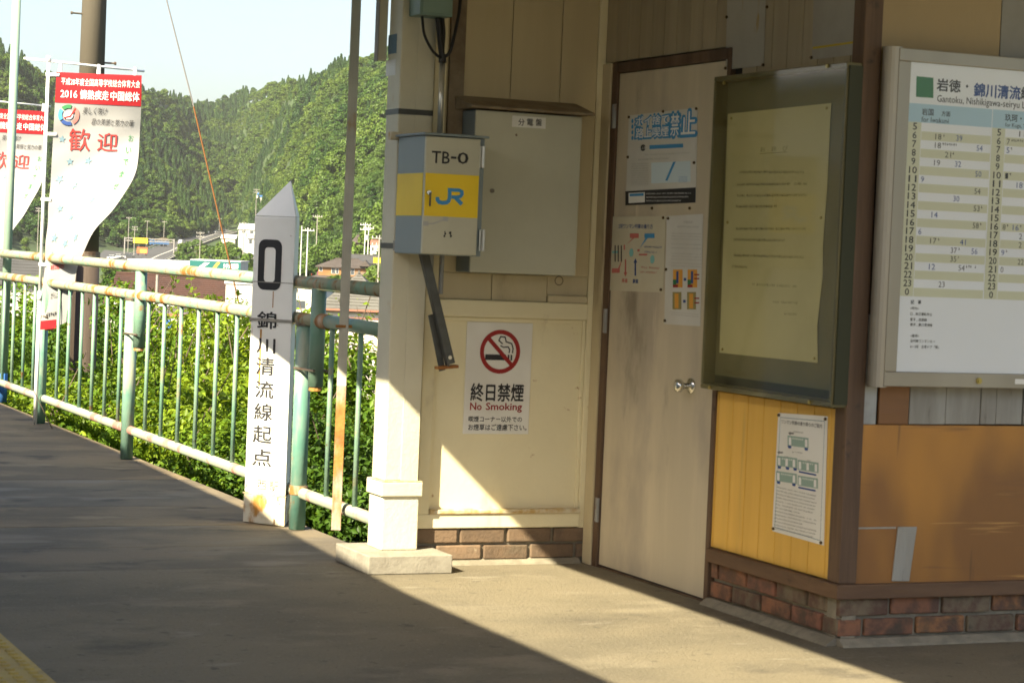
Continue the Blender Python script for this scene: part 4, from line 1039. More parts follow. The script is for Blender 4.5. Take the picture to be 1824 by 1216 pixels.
t_sq = MB(); q = [FI.px(1632, 136), FI.px(1662, 139), FI.px(1662, 175), FI.px(1631, 173)]; t_sq.poly(FI, q[::-1], z)
t_sq.build('green_square', 'print_green', tt); t_ol.build('row_bands', 'timetable_olive', tt); t_bl.build('header_band', 'timetable_blue', tt)
t_n.build('lettering', 'print_black', tt); t_g.build('lettering', 'print_black', tt); t_b.build('lettering', 'print_blue', tt); t_w.build('divider', 'timetable_white', tt)

# ------------------------------------------------------------------ zero-kilometre post: three-sided white post
zl, zr = oz(433, 929), oz(506, 938)
zex = Vector((zr.x - zl.x, zr.y - zl.y, 0)); zw = zex.length
FZ = Face((zl.x, zl.y, 0), zex, (0, 0, 1))
zp = thing('kilometre_post', 'three sided white kilometre post with black 0 strapped to the railing', 'post', ((zl.x + zr.x) / 2, (zl.y + zr.y) / 2, 0))
zt = FZ.px(494, 386)[1]
pa, pb = FZ.pt(0, 0, 0), FZ.pt(zw, 0, 0); pc = FZ.pt(zw / 2, 0, -zw * 0.80)
ZV = Vector((0, 0, 1)); zfo = FZ.px(470, 882)[1]
pm('post_white', (0.86, 0.86, 0.82), (0.80, 0.80, 0.76), 3, 0.5, 0.1, 40, stains=(((0.64, 0.62, 0.54), 5, 0.58, 0.72, (1, 1, .3)), ((0.46, 0.24, 0.06), 8, 0.63, 0.70, (2.5, 2.5, .16)), ((0.24, 0.12, 0.05), 22, 0.69, 0.74, V3)))
m = MB().prism([pa + ZV * (zfo + .007), pb + ZV * (zfo + .007), pc + ZV * (zfo + .007)], ZV * (zt - zfo - .007)); m.build('shaft', 'post_white', zp, bevel=0.006)
m = MB(); e = 0.004
A1, B1, C1 = pa + ZV * (zt + .0005), pb + ZV * (zt + .0005), pc + ZV * (zt + .0005); apex = (A1 + B1 + C1) / 3 + FZ.ex * .035 + ZV * 0.17
m.add([A1, B1, C1, apex], [(0, 1, 3), (1, 2, 3), (2, 0, 3), (0, 2, 1)]); m.build('pointed_cap', 'post_white', zp, bevel=0.003)
cen = (pa + pb + pc) / 3
pm('post_foot', (0.74, 0.70, 0.58), (0.60, 0.52, 0.36), 6, 0.6, 0.2, 50, stains=(((0.45, 0.22, 0.05), 9, 0.52, 0.64, (1, 1, .6)), ((0.16, 0.10, 0.05), 14, 0.60, 0.68, V3)))
m = MB().prism([cen + (p_ - cen) * 1.02 + ZV * .001 for p_ in (pa, pb, pc)], ZV * (zfo - .001)); m.build('foot', 'post_foot', zp, bevel=0.004)
m = MB().prism([cen + (p_ - cen) * 1.05 + ZV * (zfo + .0005) for p_ in (pa, pb, pc)], ZV * 0.006); m.build('rust_line', 'rusty_edge', zp)
vb = FZ.px(480, 573)[1]
m = MB().prism([cen + (p_ - cen) * 1.04 + ZV * vb for p_ in (pa, pb, pc)], ZV * 0.014); m.build('strap', 'grey_rust_metal', zp)
zv = lambda y: FZ.px(490, y)[1]
MB().fbox(FZ, -.002, zw + .002, zv(504), zv(502.5), -.004, 0.0016).build('seam', 'grey_rust_metal', zp)
pm('rust_bright', (0.50, 0.27, 0.05), (0.40, 0.19, 0.04), 12, 0.8)
MB().fbox(FZ, 0.058, 0.068, zv(690), zv(588), 0.0005, 0.0012).build('rust_run', 'rust_bright', zp)
MB().fbox(FZ, zw * .52, zw * .54, zv(548), zv(519), 0.0005, 0.0012).build('rust_run', 'rust_metal', zp)
sc_ = zw / 72.0
def Zu(x, y):                                             # pixel column, measured from the post's left edge at that height
    xl = 433 + (929 - y) * 0.0535
    return (x - xl) / 76.0 * zw
# big 0: rounded rectangular ring
def rrect(u0, u1, v0, v1, r, n=6):
    out = []
    for cx, cy, a0 in ((u1 - r, v0 + r, -90), (u1 - r, v1 - r, 0), (u0 + r, v1 - r, 90), (u0 + r, v0 + r, 180)):
        for k in range(n + 1): t_ = R(a0 + 90 * k / n); out.append((cx + r * math.cos(t_), cy + r * math.sin(t_)))
    return out
o_ = rrect(Zu(468, 470), Zu(511, 470), zv(517), zv(427), 0.035); i_ = rrect(Zu(479.5, 470), Zu(499.5, 470), zv(503), zv(441), 0.018)
m = MB(); n = len(o_)
m.v += [FZ.pt(*p_, 0.0015) for p_ in o_] + [FZ.pt(*p_, 0.0015) for p_ in i_]
m.f += [(k, (k + 1) % n, n + (k + 1) % n, n + k) for k in range(n)]; m.build('numeral', 'print_black', zp)
for g, y0, y1, x0, x1 in (('錦', 556, 586, 465, 500), ('川', 604, 630, 463, 497), ('清', 638, 669, 461, 495), ('流', 680, 710, 459, 493), ('線', 720, 750, 457, 490), ('起', 760, 791, 454, 488), ('点', 802, 832, 452, 487)):
    ym = (y0 + y1) / 2; m = MB(); put_text(m, FZ, g, Zu(x0, ym), Zu(x1, ym), zv(y1), zv(y0), 0.0015, .016); m.build('lettering', 'print_black', zp)
pm('print_pale_brown', (0.15, 0.13, 0.095), rough=0.7)
for g, x0, x1 in (('川', 438, 453), ('西', 460, 477), ('駅', 483, 500)): m = MB(); put_text(m, FZ, g, Zu(x0, 866), Zu(x1, 866), zv(875), zv(857), 0.0015, 0.004); m.build('lettering', 'print_pale_brown', zp)
# ------------------------------------------------------------------ railing along the back edge of the platform
ZT, ZM, ZL = 1.12, 0.955, 0.165
fe = thing('railing', 'mint green pipe railing with rusty rails along the platform edge', 'railing', (XF, 12.0, 0))
YR0, YR1 = 8.63, 24.0
def wob(y, z): return Vector((XF, y, z))
MB().tube([wob(YR0, ZT), wob(24, ZT + .02)], 0.030, 16).build('top_rail', 'mint_rail', fe, smooth=True)
MB().tube([wob(YR0, ZM), wob(9.45, ZM + .004)], 0.030, 16).build('middle_rail', 'mint_paint', fe, smooth=True)
MB().tube([wob(9.452, ZM), wob(24, ZM + .015)], 0.0295, 16).build('middle_rail', 'mint_rail', fe, smooth=True)
MB().tube([wob(9.40, ZM + .002), wob(9.50, ZM + .002)], 0.034, 16).build('sleeve', 'rust_metal', fe, smooth=True)
MB().tube([wob(YR0, ZL), wob(24, ZL + .02)], 0.026, 16).build('bottom_rail', 'faded_rail', fe, smooth=True)
bm1 = MB().tube([(0, 0, ZL + .01), (0, 0, ZM - .01)], 0.0115, 10); bme = bm1.mesh('baluster', Vector((0, 0, 0))); bme.materials.append(MATS['mint_paint'])
bme.polygons.foreach_set('use_smooth', [True] * len(bme.polygons))
posts = [9.70, 12.86, 15.27, 18.3, 21.3]
bals = [8.98, 9.35] + [9.75 + (12.86 - 9.75) / 9 * k for k in range(1, 9)] + [13.15, 13.5, 13.84, 14.17, 14.53, 14.84] + [15.6, 15.95, 16.33, 16.68, 17.02, 17.36, 17.7, 18.0] + [18.6 + .34 * k for k in range(8)]
for y in bals:
    o = bpy.data.objects.new('baluster', bme); COL.objects.link(o); o.parent = fe; o.location = Vector((XF, y, 0)) - WL[fe.name]
for i, y in enumerate(posts):
    ym = y
    MB().tube([(XF - 0.012, ym, 0.001), (XF - 0.012, ym, ZM - 0.022)], 0.037, 18).build('post', 'teal_paint', fe, smooth=True)
    sy = y - 0.15
    MB().tube([(XF, sy - .0, 0.66), (XF, sy, ZT - 0.02)], 0.034, 16).build('stub_post', 'mint_paint', fe, smooth=True)
    MB().tube([(XF, sy, 0.642), (XF, sy, 0.662)], 0.030, 12).build('stub_cap', 'rust_metal', fe)
    m = MB().tube([(XF - 0.02, ym + .055, 0.735), (XF - 0.052, ym, 0.735), (XF - 0.03, sy - .06, 0.735)], 0.006, 8); m.tube([(XF + .03, ym + .055, 0.735), (XF + .05, ym, 0.735), (XF + .03, sy - .06, 0.735)], 0.006, 8)
    m.build('clamp', 'clamp_metal', fe)
    MB().tube([(XF - .012, ym, ZM - .028), (XF - .012, ym, ZM - .016)], 0.041, 16).build('clamp', 'clamp_metal', fe)
MB().tube([(XF - .01, 9.70, .16), (XF - .01, 9.70, .20)], 0.042, 14).build('clamp', 'rust_metal', fe)

# rusty flat bar strapped in front of the railing
p0 = ox(602, 945, 3.205); p1 = ox(632, -20, 3.205)
rb_ = thing('flat_bar', 'long rusty flat iron bar hanging upright in front of the railing', 'bar', p0)
pm('bar_iron', (0.55, 0.52, 0.45), (0.47, 0.44, 0.37), 5, 0.7, 0.2, 60, stains=(((0.40, 0.22, 0.06), 4, 0.55, 0.66, (1, 1, .5)),))
ym = (p0.y + p1.y) / 2
m = MB(); hw = 0.020; tn = Vector((-0.35, -0.94, 0)); ac = Vector((0.94, -0.35, 0))
zs = 0.70
def barseg(z0, z1, nm, mat):
    m = MB(); m.hexa([Vector((3.205, ym, z)) + ac * s * hw + tn * k * .003 for z in (z0, z1) for (s, k) in ((-1, -1), (1, -1), (1, 1), (-1, 1))]); return m.build(nm, mat, rb_, bevel=.001)
barseg(p0.z, zs, 'lower_bar', 'rust_metal'); barseg(zs + .0005, 2.605, 'upper_bar', 'bar_iron')
MB().box(3.17, 3.262, ym - .006, ym + .006, ZM - .006, ZM + .006).build('bracket', 'rust_metal', rb_)

# ------------------------------------------------------------------ poles at the left end
g0 = oz(4, 716); g1 = oy(12, -20, g0.y)
gp = thing('green_pole', 'tall thin mint green pole with blue foot at the left edge', 'pole', g0)
pm('pole_mint', (0.27, 0.37, 0.28), (0.23, 0.34, 0.27), 4, 0.5, 0.1, 40, stains=(((0.5, 0.42, 0.2), 6, 0.66, 0.75, V3),))
MB().tube([(g0.x, g0.y, 0.22), (g0.x + .01, g0.y, g1.z + .3)], 0.033, 14).build('pipe', 'pole_mint', gp, smooth=True)
MB().tube([(g0.x, g0.y, 0.001), (g0.x, g0.y, 0.22)], 0.0345, 14).build('foot_band', 'blue_sheet', gp, smooth=True)

def proj(p):
    v = Vector(p) - CP; d = v.dot(FW); return 912 + FPX * v.dot(EX) / d, 608 - FPX * v.dot(EY) / d
def make_flag(base, zbot, ztop, tilt, label, cat_group, a0):
    """banner on a pole: the cloth twists away from the wind towards its foot"""
    px0 = Vector((base.x, base.y, 0))
    fl = thing('banner_flag', label, 'banner', (base.x, base.y, zbot), cat_group)
    pole = lambda z: px0 + Vector((tilt * (z - zbot), 0, z))
    MB().tube([pole(zbot + .001), pole(0.9)], 0.0145, 12).build('pole', 'white_plastic', fl, smooth=True)
    MB().tube([pole(0.85), pole(ztop)], 0.0115, 12).build('pole', 'white_plastic', fl, smooth=True)
    MB().tube([pole(0.84), pole(0.9)], 0.018, 12).tube([pole(ztop - .01), pole(ztop + .03)], 0.016, 12).build('joint', 'white_plastic', fl, smooth=True)
    d0 = Vector((math.cos(a0), math.sin(a0), 0))
    zc = ztop - 0.012
    MB().tube([pole(zc) - d0 * .17 + Vector((0, 0, .012)), pole(zc) + d0 * .68 - Vector((0, 0, .01))], 0.008, 10).build('cross_bar', 'white_plastic', fl, smooth=True)
    zt_ = ztop - 0.075; Wf, Hf = 0.575, 1.72; ug = 0.055
    prof_v = [0, .46, .77, 1.04, 1.25, 1.42, 1.72]; prof_w = [150, 139, 119, 94, 64, 44, 32]
    def phi(v):                                            # the free edge blows towards the track
        w = np.interp(v, prof_v, prof_w) * FPX / 15.44 / 259.0 * (15.44 / (pole(1.0) - CP).dot(FW))
        p_ = pole(zt_ - v); x_ = proj(p_)[0]; best, bf = 9e9, 0
        for k in range(0, 150):
            f_ = R(20 - k); e = abs(proj(p_ + Vector((math.cos(f_), math.sin(f_), 0)) * (Wf + ug))[0] - x_ - w - 12)
            if e < best: best, bf = e, f_
        return bf - a0
    pv = np.linspace(0, Hf, 60); ph = np.array([phi(x) for x in pv]); k_ = np.ones(15) / 15; ph = np.convolve(np.pad(np.convolve(np.pad(ph, 7, 'edge'), k_, 'valid'), 7, 'edge'), k_, 'valid')
    def fn(u, v, off=0.0):
        vv = -v; f_ = float(np.interp(vv, pv, ph)); a = f_ + a0
        wv = 0.018 * math.sin(5.2 * vv + 3.0 * u) * (u / Wf) + 0.011 * math.sin(11 * vv - 9 * u) * (u / Wf) + 0.005 * math.sin(23 * vv + 14 * u) * min(1, vv * 2)
        b = pole(zt_ - vv * (1 - .035 * (vv / Hf) * (u / Wf)))
        # u bends: stays near the pole direction first, swings out towards the free edge
        aa = a0 + (a - a0) * (0.80 + 0.20 * u / Wf)
        d = Vector((math.cos(aa), math.sin(aa), 0)); n = Vector((math.sin(aa), -math.cos(aa), 0))
        gap = ug * (1 - .45 * vv / Hf)
        return b + d * (u + gap) + n * (wv + off)
    def cloth(u0, u1, v0, v1, nu, nv, off):
        g = MB()
        for j in range(nv + 1):
            for i in range(nu + 1): g.v.append(fn(u0 + (u1 - u0) * i / nu, -(v0 + (v1 - v0) * j / nv), off))
        for j in range(nv):
            for i in range(nu): a = j * (nu + 1) + i; g.f.append((a, a + nu + 1, a + nu + 2, a + 1))
        return g
    c_ = cloth(0, Wf, 0, Hf, 20, 60, 0.0).build('cloth', 'flag_cloth', fl, smooth=True, recalc=False)
    cloth(0.0, Wf, 0.0, 0.205, 20, 10, 0.003).build('red_band', 'flag_red', fl, smooth=True, recalc=False)
    cloth(0.0, Wf * .35, Hf - .04, Hf + .02, 10, 4, 0.003).build('red_hem', 'flag_red', fl, smooth=True, recalc=False)
    for s in (0.03, 0.30, 0.56):
        a = pole(zc) + d0 * (ug + s); m = MB()
        m.tube([a + Vector((0, 0, .012)), a - Vector((0, 0, .075))], [0.012, 0.016], 8); m.build('loop', 'white_plastic', fl)
    for z_ in (zt_ - .02, zt_ - .42, zt_ - .86, zt_ - 1.3):
        a = pole(z_); m = MB(); b_ = fn(0.02, z_ - zt_, 0.001); m.tube([a - (b_ - a) * .2, b_], [0.014, 0.012], 8); m.build('loop', 'white_plastic', fl)
    def tx(mb, s_, u0, u1, v0, v1, bold=0.0, sh=0.0, o_=0.006): put_text(mb, None, s_, u0, u1, -v1, -v0, o_, bold, fn=fn, shear=sh)
    m = MB(); tx(m, '平成28年度全国高等学校総合体育大会', .035, .565, .035, .085, 0); tx(m, '2016', .035, .145, .120, .168, .012); tx(m, '情熱疾走', .165, .355, .112, .174, .014); tx(m, '中国総体', .368, .562, .112, .174, .014); m.build('lettering', 'print_white', fl, recalc=False)
    for g_, u_0, u_1, v_0, v_1 in (('歓', .105, .245, .375, .525), ('迎', .295, .43, .395, .52), ('岩国市', .07, .26, 1.30, 1.335)):
        m = MB(); tx(m, g_, u_0, u_1, v_0, v_1, .006); m.build('lettering', 'print_red', fl, recalc=False)
    m = MB(); tx(m, '美しく咲け', .185, .345, .225, .275, 0, .15); tx(m, '君の笑顔と努力の華', .245, .525, .300, .345, 0, .15); tx(m, 'がんばれ', .10, .30, 1.49, 1.535, .0); greek(m, None, .07, -1.655, .28, -1.625, .006, 3, fn=fn, uv=True); m.build('lettering', 'print_black', fl, recalc=False)
    m = MB()
    for i, g in enumerate('おいでませ'): tx(m, g, .50 - .012 * i, .535 - .012 * i, .40 + .085 * i, .445 + .085 * i)
    m.build('lettering', 'print_green', fl, recalc=False)
    # round emblem: broken ring of red, green and blue
    eu, ev = .095, -.285
    for (a, b, mt) in ((-60, 60, 'print_red_soft'), (75, 135, 'print_green'), (145, 215, 'print_sky'), (225, 290, 'print_blue')):
        MB().ring(None, eu, ev, .045, .070, .006, 14, R(a), R(b), fn=fn).build('emblem', mt, fl, recalc=False)
    m = MB(); m.ring(None, eu, ev, 0.0, 0.03, .006, 14, fn=fn); m.build('emblem', 'print_faint_sky', fl, recalc=False)
    m = MB(); m.stroke(None, [(eu - .03, ev - .02), (eu + .01, ev - .01), (eu + .045, ev + .045)], .012, .0065, fn=fn); m.build('emblem', 'print_red', fl, recalc=False)
    # pale snowflake stars scattered on the cloth
    m = MB(); rr_ = random.Random(4)
    for (su, sv) in ((.06, .45), (.12, .60), (.24, .59), (.06, .72), (.17, .76), (.09, .92), (.20, .98), (.08, 1.12), (.19, 1.16), (.33, .86), (.07, 1.24), (.30, 1.12)):
        a_ = rr_.uniform(0, 1); rad = rr_.uniform(.026, .036); pts = [(su + (rad if k % 2 == 0 else rad * .42) * math.cos(a_ + k * math.pi / 5), -sv + (rad if k % 2 == 0 else rad * .42) * math.sin(a_ + k * math.pi / 5)) for k in range(10)]
        b_ = len(m.v); m.v.append(fn(su, -sv, .0045)); m.v += [fn(p_[0], p_[1], .0045) for p_ in pts]; m.f += [(b_, b_ + 1 + k, b_ + 1 + (k + 1) % 10) for k in range(10)]
    m.build('star_print', 'print_pale_sky', fl, recalc=False)
    return fl
b1 = oz(67, 751); t1 = oy(90, 112, b1.y)
b1 = Vector((b1.x - 0.06, b1.y - 0.2, 0))
make_flag(b1, 0.0, t1.z, 0.004, 'white banner flag with red top tied to the railing, nearer of the two', 'welcome banners', R(6))
t2 = dep(-44, 176, 19.6)
make_flag(Vector((t2.x, t2.y, 0)), -0.9, t2.z, 0.0, 'white banner flag with red top at the left edge, farther of the two', 'welcome banners', R(6))

# near utility pole behind the railing
ut = dep(168, 0, 19.0); ub_ = dep(150, 500, 19.0)
up = thing('utility_pole', 'thick brown utility pole with darker lower part behind the railing', 'utility pole', (ub_.x, ub_.y, -3.0))
zc_ = dep(155, 452, 19.0).z
kx = (ut.x - ub_.x) / (ut.z - ub_.z)
pp = lambda z: Vector((ub_.x + kx * .2 * (z - ub_.z), ub_.y, z))
MB().tube([pp(zc_), pp(ut.z + 3)], [0.112, 0.088], 24).build('shaft', 'near_pole', up, smooth=True)
MB().tube([pp(-3), pp(zc_ - .001)], [0.128, 0.122], 24).build('lower_shaft', 'pole_dark_brown', up, smooth=True)  # lower part thicker and darker than the shaft above
MB().tube([pp(zc_ - .03), pp(zc_ + .02)], 0.126, 24).build('band', 'clamp_metal', up)
MB().box(ub_.x - .135, ub_.x - .105, ub_.y - .16, ub_.y - .10, -3, zc_ - .05).build('cable_guard', 'pole_dark_brown', up)
for (x, y, s) in ((190, 113, 1), (130, 27, -1)):
    p = dep(x, y, 19.0); q_ = pp(p.z)
    MB().tube([q_ + Vector((.06 * s, 0, 0)), q_ + Vector((.19 * s, -.02, 0))], 0.008, 8).tube([q_ + Vector((.185 * s, -.02, 0)), q_ + Vector((.2 * s, -.02, 0))], 0.014, 8).build('step_bolt', 'clamp_metal', up)
# guy wire with rust coloured guard
gw = thing('guy_wire', 'slanting guy wire with rust coloured guard crossing the sky', 'wire', dep(446, 640, 21.5))
wa, wb, wc_ = dep(294, -10, 20.5), dep(345, 190, 20.8), dep(430, 560, 21.4)
MB().tube([wa + (wa - wb) * 1.5, wb], 0.0065, 8).build('strand', 'wire_grey', gw)
MB().tube([wb, wc_ + (wc_ - wb) * .25], 0.0075, 8).build('guard', 'wire_rust', gw)

# ------------------------------------------------------------------ train carriage the picture is taken from (casts the platform's shade)
tr_ = thing('unseen_train_carriage', 'unseen whitened train carriage standing at the platform around the viewpoint', 'train', (-0.95, 5.0, -1.0))
YT0, YT1 = -6.0, 19.0
MB().box(-2.35, 0.42, YT0, YT1, -0.12, 0.02).build('floor', 'train_inner', tr_)
MB().box(0.44, 0.50, YT0, YT1, -0.6, 0.62).build('side_wall', 'train_steel', tr_)
MB().box(0.44, 0.50, YT0, YT1, 1.95, 2.40).build('side_wall', 'train_steel', tr_)
for y in (-4.5, -1.6, 4.6, 7.4, 10.2, 13.0, 15.8): MB().box(0.441, 0.499, y, y + .5, 0.6205, 1.9495).build('window_pillar', 'train_steel', tr_)
MB().box(-2.41, -2.35, YT0, YT1, -0.6, 2.40).build('side_wall', 'train_steel', tr_)
m = MB(); n = 12
yk = [(YT0, 0.45), (6.2, 0.46), (7.4, 0.53), (8.6, 0.62), (12, 0.70), (YT1, 0.70)]        # roof edge bent to fit the shade line, as if the track curved
for (y, xe) in yk:
    for dz in (0, -.07):
        for k in range(n + 1):
            q = k / n; m.v.append(Vector((xe - q * 2.81, y, 2.49 + dz + 0.24 * math.sin(math.pi * q) ** .6)))
K = 2 * (n + 1)
for i in range(len(yk) - 1):
    for k in range(n):
        a = i * K + k; m.f.append((a, a + 1, a + K + 1, a + K)); a += n + 1; m.f.append((a, a + K, a + K + 1, a + 1))
    for k in (0, n): a = i * K + k; m.f.append((a, a + K, a + K + n + 1, a + n + 1))
m.build('roof', 'train_steel', tr_)

# ------------------------------------------------------------------ embankment, valley and hills
ex_ = [3.36, 3.8, 4.6, 6, 9, 14, 20, 30, 44]; ez_ = [-0.55, -0.7, -1.1, -1.9, -3.3, -5.5, -7.6, -9.75, -9.9]
m = MB(); ny = 40
for j in range(ny + 1):
    y = YA + 0.3 + (j / ny) ** 1.4 * 130
    for x, z in zip(ex_, ez_): m.v.append(Vector((x, y, z + (0.12 * math.sin(1.7 * y + x) if 3.5 < x < 30 else 0))))
for j in range(ny):
    for i in range(len(ex_) - 1): a = j * len(ex_) + i; m.f.append((a, a + 1, a + len(ex_) + 1, a + len(ex_)))
struct(m.build('embankment', 'soil'))
emb_z = lambda x: float(np.interp(x, ex_, ez_))
m = MB(); s_ = 6000; m.add([(-s_, -s_, -9.8), (s_, -s_, -9.8), (s_, s_, -9.8), (-s_, s_, -9.8)], [(0, 1, 2, 3)]); struct(m.build('ground', 'valley_ground'))
FH = Vector((math.sin(YAW), math.cos(YAW), 0))
def polar(px, t): return FH * t + R0 * ((px - 912) / FPX * t)
_pf = [-400, 0, 200, 300, 350, 410, 455, 510, 560, 670, 900, 1500]
_tf = [800, 880, 980, 1080, 1200, 1360, 1130, 800, 630, 500, 430, 430]
_tr = [1200, 1250, 1450, 1750, 1950, 1950, 1700, 1420, 1250, 1080, 950, 950]
_pk = [-600, -300, 0, 80, 160, 255, 345, 450, 520, 600, 670, 800, 1200, 2000]
_sk = [90, 40, 92, 146, 152, 156, 190, 154, 138, 109, 88, 50, 20, 60]
TH = 5.5
def floor_z(px, t):
    rise = float(np.interp(t, [600, 800, 950, 1250, 1450, 2600], [-9.95, -8.2, -5.2, 4.0, 9.0, 12.0]))
    k = float(np.interp(px, [430, 520], [1, 0]))
    return -9.95 + (rise + 9.95) * k
def hill_z(px, t):
    tf = np.interp(px, _pf, _tf); tr = np.interp(px, _pf, _tr); sk = np.interp(px, _pk, _sk)
    zr_ = CAM_H + (horizon(px) - sk) / FPX * tr - TH
    if t <= tf: return floor_z(px, t)
    f0 = floor_z(px, tf); u = (t - tf) / (tr - tf)
    p = polar(px, t)
    bump = 5.5 * math.sin(p.x * .021 + 1.3) * math.sin(p.y * .017) + 3 * math.sin(p.x * .05 + p.y * .043)
    if u <= 1: return f0 + (zr_ - f0) * (0.85 * u + 0.15 * u * u) + bump * min(1, u * 4) * (1 - u * .8)
    return zr_ - (t - tr) * 0.10 + bump * .2
cols = [-3000, -2200, -1600, -1100, -800, -600] + list(range(-450, 960, 12)) + [1100, 1400, 2000, 3000, 4500]
rows = list(range(420, 2020, 25)) + [2080, 2150, 2400, 2700]
m = MB()
for px in cols:
    for t in rows:
        p = polar(px, t); m.v.append(Vector((p.x, p.y, hill_z(px, t))))
nr_ = len(rows)
for i in range(len(cols) - 1):
    for j in range(nr_ - 1): a = i * nr_ + j; m.f.append((a, a + 1, a + nr_ + 1, a + nr_))
struct(m.build('hillside', 'hill_ground', smooth=True))

# ------------------------------------------------------------------ foliage meshes
def leaf_mesh(name, P, N_, size, seed, mat, aspect=0.55, fold=0.25):
    """P: points, N_: facing directions; one folded diamond leaf at each"""
    r = np.random.RandomState(seed); n = len(P)
    N_ = N_ / np.linalg.norm(N_, axis=1, keepdims=True)
    T = r.normal(size=(n, 3)); T -= (T * N_).sum(1, keepdims=True) * N_; T /= np.linalg.norm(T, axis=1, keepdims=True)
    B = np.cross(N_, T); s = (size * r.uniform(0.6, 1.3, n))[:, None]
    v = np.stack([P - T * s * .5, P + B * s * aspect * .5 + N_ * s * fold * .5, P + T * s * .5 - N_ * s * .1, P - B * s * aspect * .5 + N_ * s * fold * .5], 1).reshape(-1, 3)
    me = bpy.data.meshes.new(name); me.vertices.add(n * 4); me.vertices.foreach_set('co', v.ravel())
    idx = (np.arange(n)[:, None] * 4 + np.array([0, 1, 2, 0, 2, 3])).ravel()
    me.loops.add(n * 6); me.loops.foreach_set('vertex_index', idx)
    me.polygons.add(n * 2); me.polygons.foreach_set('loop_start', np.arange(n * 2) * 3); me.polygons.foreach_set('loop_total', np.full(n * 2, 3))
    me.update(); me.validate(); me.materials.append(MATS[mat])
    return me
def lobes_points(r, lob, n, jit=0.18, up=0.25):
    """lob: rows cx cy cz rx ry rz; points on the lobes' outer skins, facing outward"""
    lob = np.array(lob); w = (lob[:, 3] * lob[:, 5]); k = r.choice(len(lob), n, p=w / w.sum())
    d = r.normal(size=(n, 3)); d /= np.linalg.norm(d, axis=1, keepdims=True); d[:, 2] = np.where(d[:, 2] < -0.35, -d[:, 2], d[:, 2])
    P = lob[k, :3] + d * lob[k, 3:6] * (1 + r.uniform(-jit * 2, jit, n))[:, None]
    N_ = d + r.normal(size=(n, 3)) * 0.55; N_[:, 2] += up
    return P, N_
def tree_proto(kind, seed):
    r = np.random.RandomState(seed); H = 11.0
    if kind == 'conifer':
        n = 1500; h = r.uniform(0.08, 1.0, n) ** 0.85; lay = np.floor(h * 13) / 13 + r.uniform(0, .05, n); h = np.clip(lay, .06, 1)
        rad = (1.02 - h) ** 0.8 * 2.9 * r.uniform(0.25, 1.0, n) ** .6; a = r.uniform(0, 6.28, n)
        P = np.stack([rad * np.cos(a), rad * np.sin(a), h * H * 1.12 - rad * .28], 1); N_ = np.stack([np.cos(a), np.sin(a), np.full(n, .75)], 1) + r.normal(size=(n, 3)) * .35
        return leaf_mesh('crown', P, N_, 0.95, seed, 'leaf_conifer', .6), H
    lob = []
    nl = 20 if kind == 'broad' else 16
    for i in range(nl):
        a = r.uniform(0, 6.28); q = r.uniform(0, 1) ** .5 * 2.9; z = 5.2 + r.uniform(-1.8, 3.6) - q * .35; s = r.uniform(.9, 1.7)
        lob.append((q * math.cos(a), q * math.sin(a), z, s, s, s * .8))
    lob.append((0, 0, 8.0, 1.9, 1.9, 1.6))
    P, N_ = lobes_points(r, lob, 1700, .15)
    if kind == 'pale':
        P[:, 2] += 0.5; return leaf_mesh('crown', P, N_, 0.85, seed, 'leaf_pale', .35, .1), H
    return leaf_mesh('crown', P, N_, 0.80, seed, 'leaf_broad', .8), H
KINDS = ['conifer', 'conifer', 'broad', 'broad', 'broad', 'pale']
protos = [tree_proto(k, 31 + i)[0] for i, k in enumerate(KINDS)]
tk = MB().tube([(0, 0, -1.5), (0, 0, 3), (0.1, 0, 7), (0.1, 0, 9.5)], [0.30, 0.24, 0.14, 0.05], 7)
for a in range(5): tk.tube([(0.05, 0, 3.2 + .6 * a), (1.5 * math.cos(a * 2.3), 1.5 * math.sin(a * 2.3), 5.2 + .6 * a)], [0.10, 0.03], 5)
trunk_me = tk.mesh('trunk', Vector((0, 0, 0))); trunk_me.materials.append(MATS['bark'])

# positions of the wood on the hills
rr = np.random.RandomState(3); pts = []
t = 430.0
while t < 2050:
    step = 3.9 + (t - 430) * .0014; t += step
    a = -430.0
    while a < 880:
        px = a + rr.uniform(-.45, .45) * step / t * FPX; tt_ = t + rr.uniform(-.45, .45) * step
        a += step / t * FPX
        tf = np.interp(px, _pf, _tf); trg = np.interp(px, _pf, _tr)
        if tt_ < tf + 6 + 14 * math.sin(px * .05) or tt_ > trg + 25: continue
        p = polar(px, tt_); z = hill_z(px, tt_)
        nz = math.sin(p.x * .013 + 2) + math.sin(p.y * .011) + math.sin((p.x + p.y) * .03)
        if px < 330: k = 0 if nz > .55 else 2
        elif px < 560: k = 0 if nz > 1.0 else 2
        else: k = 0 if nz > 1.1 else 2
        if px > 560 and tt_ < tf + 260 and nz > -.2 and px > 600: k = 5
        if rr.rand() < .10: k = 2 - k if k in (0, 2) else 2
        k += 0 if k == 5 else rr.randint(0, 2 if k == 0 else 3)
        sc = (rr.uniform(.42, .75) if rr.rand() < .8 else rr.uniform(.75, .95 if k < 2 else 1.1)) * (1 + .25 * math.sin(p.x * .02) * math.sin(p.y * .023))
        pts.append((p.x, p.y, z - .6, k, sc, rr.uniform(0, 6.28), px, tt_))
pts = np.array(pts)
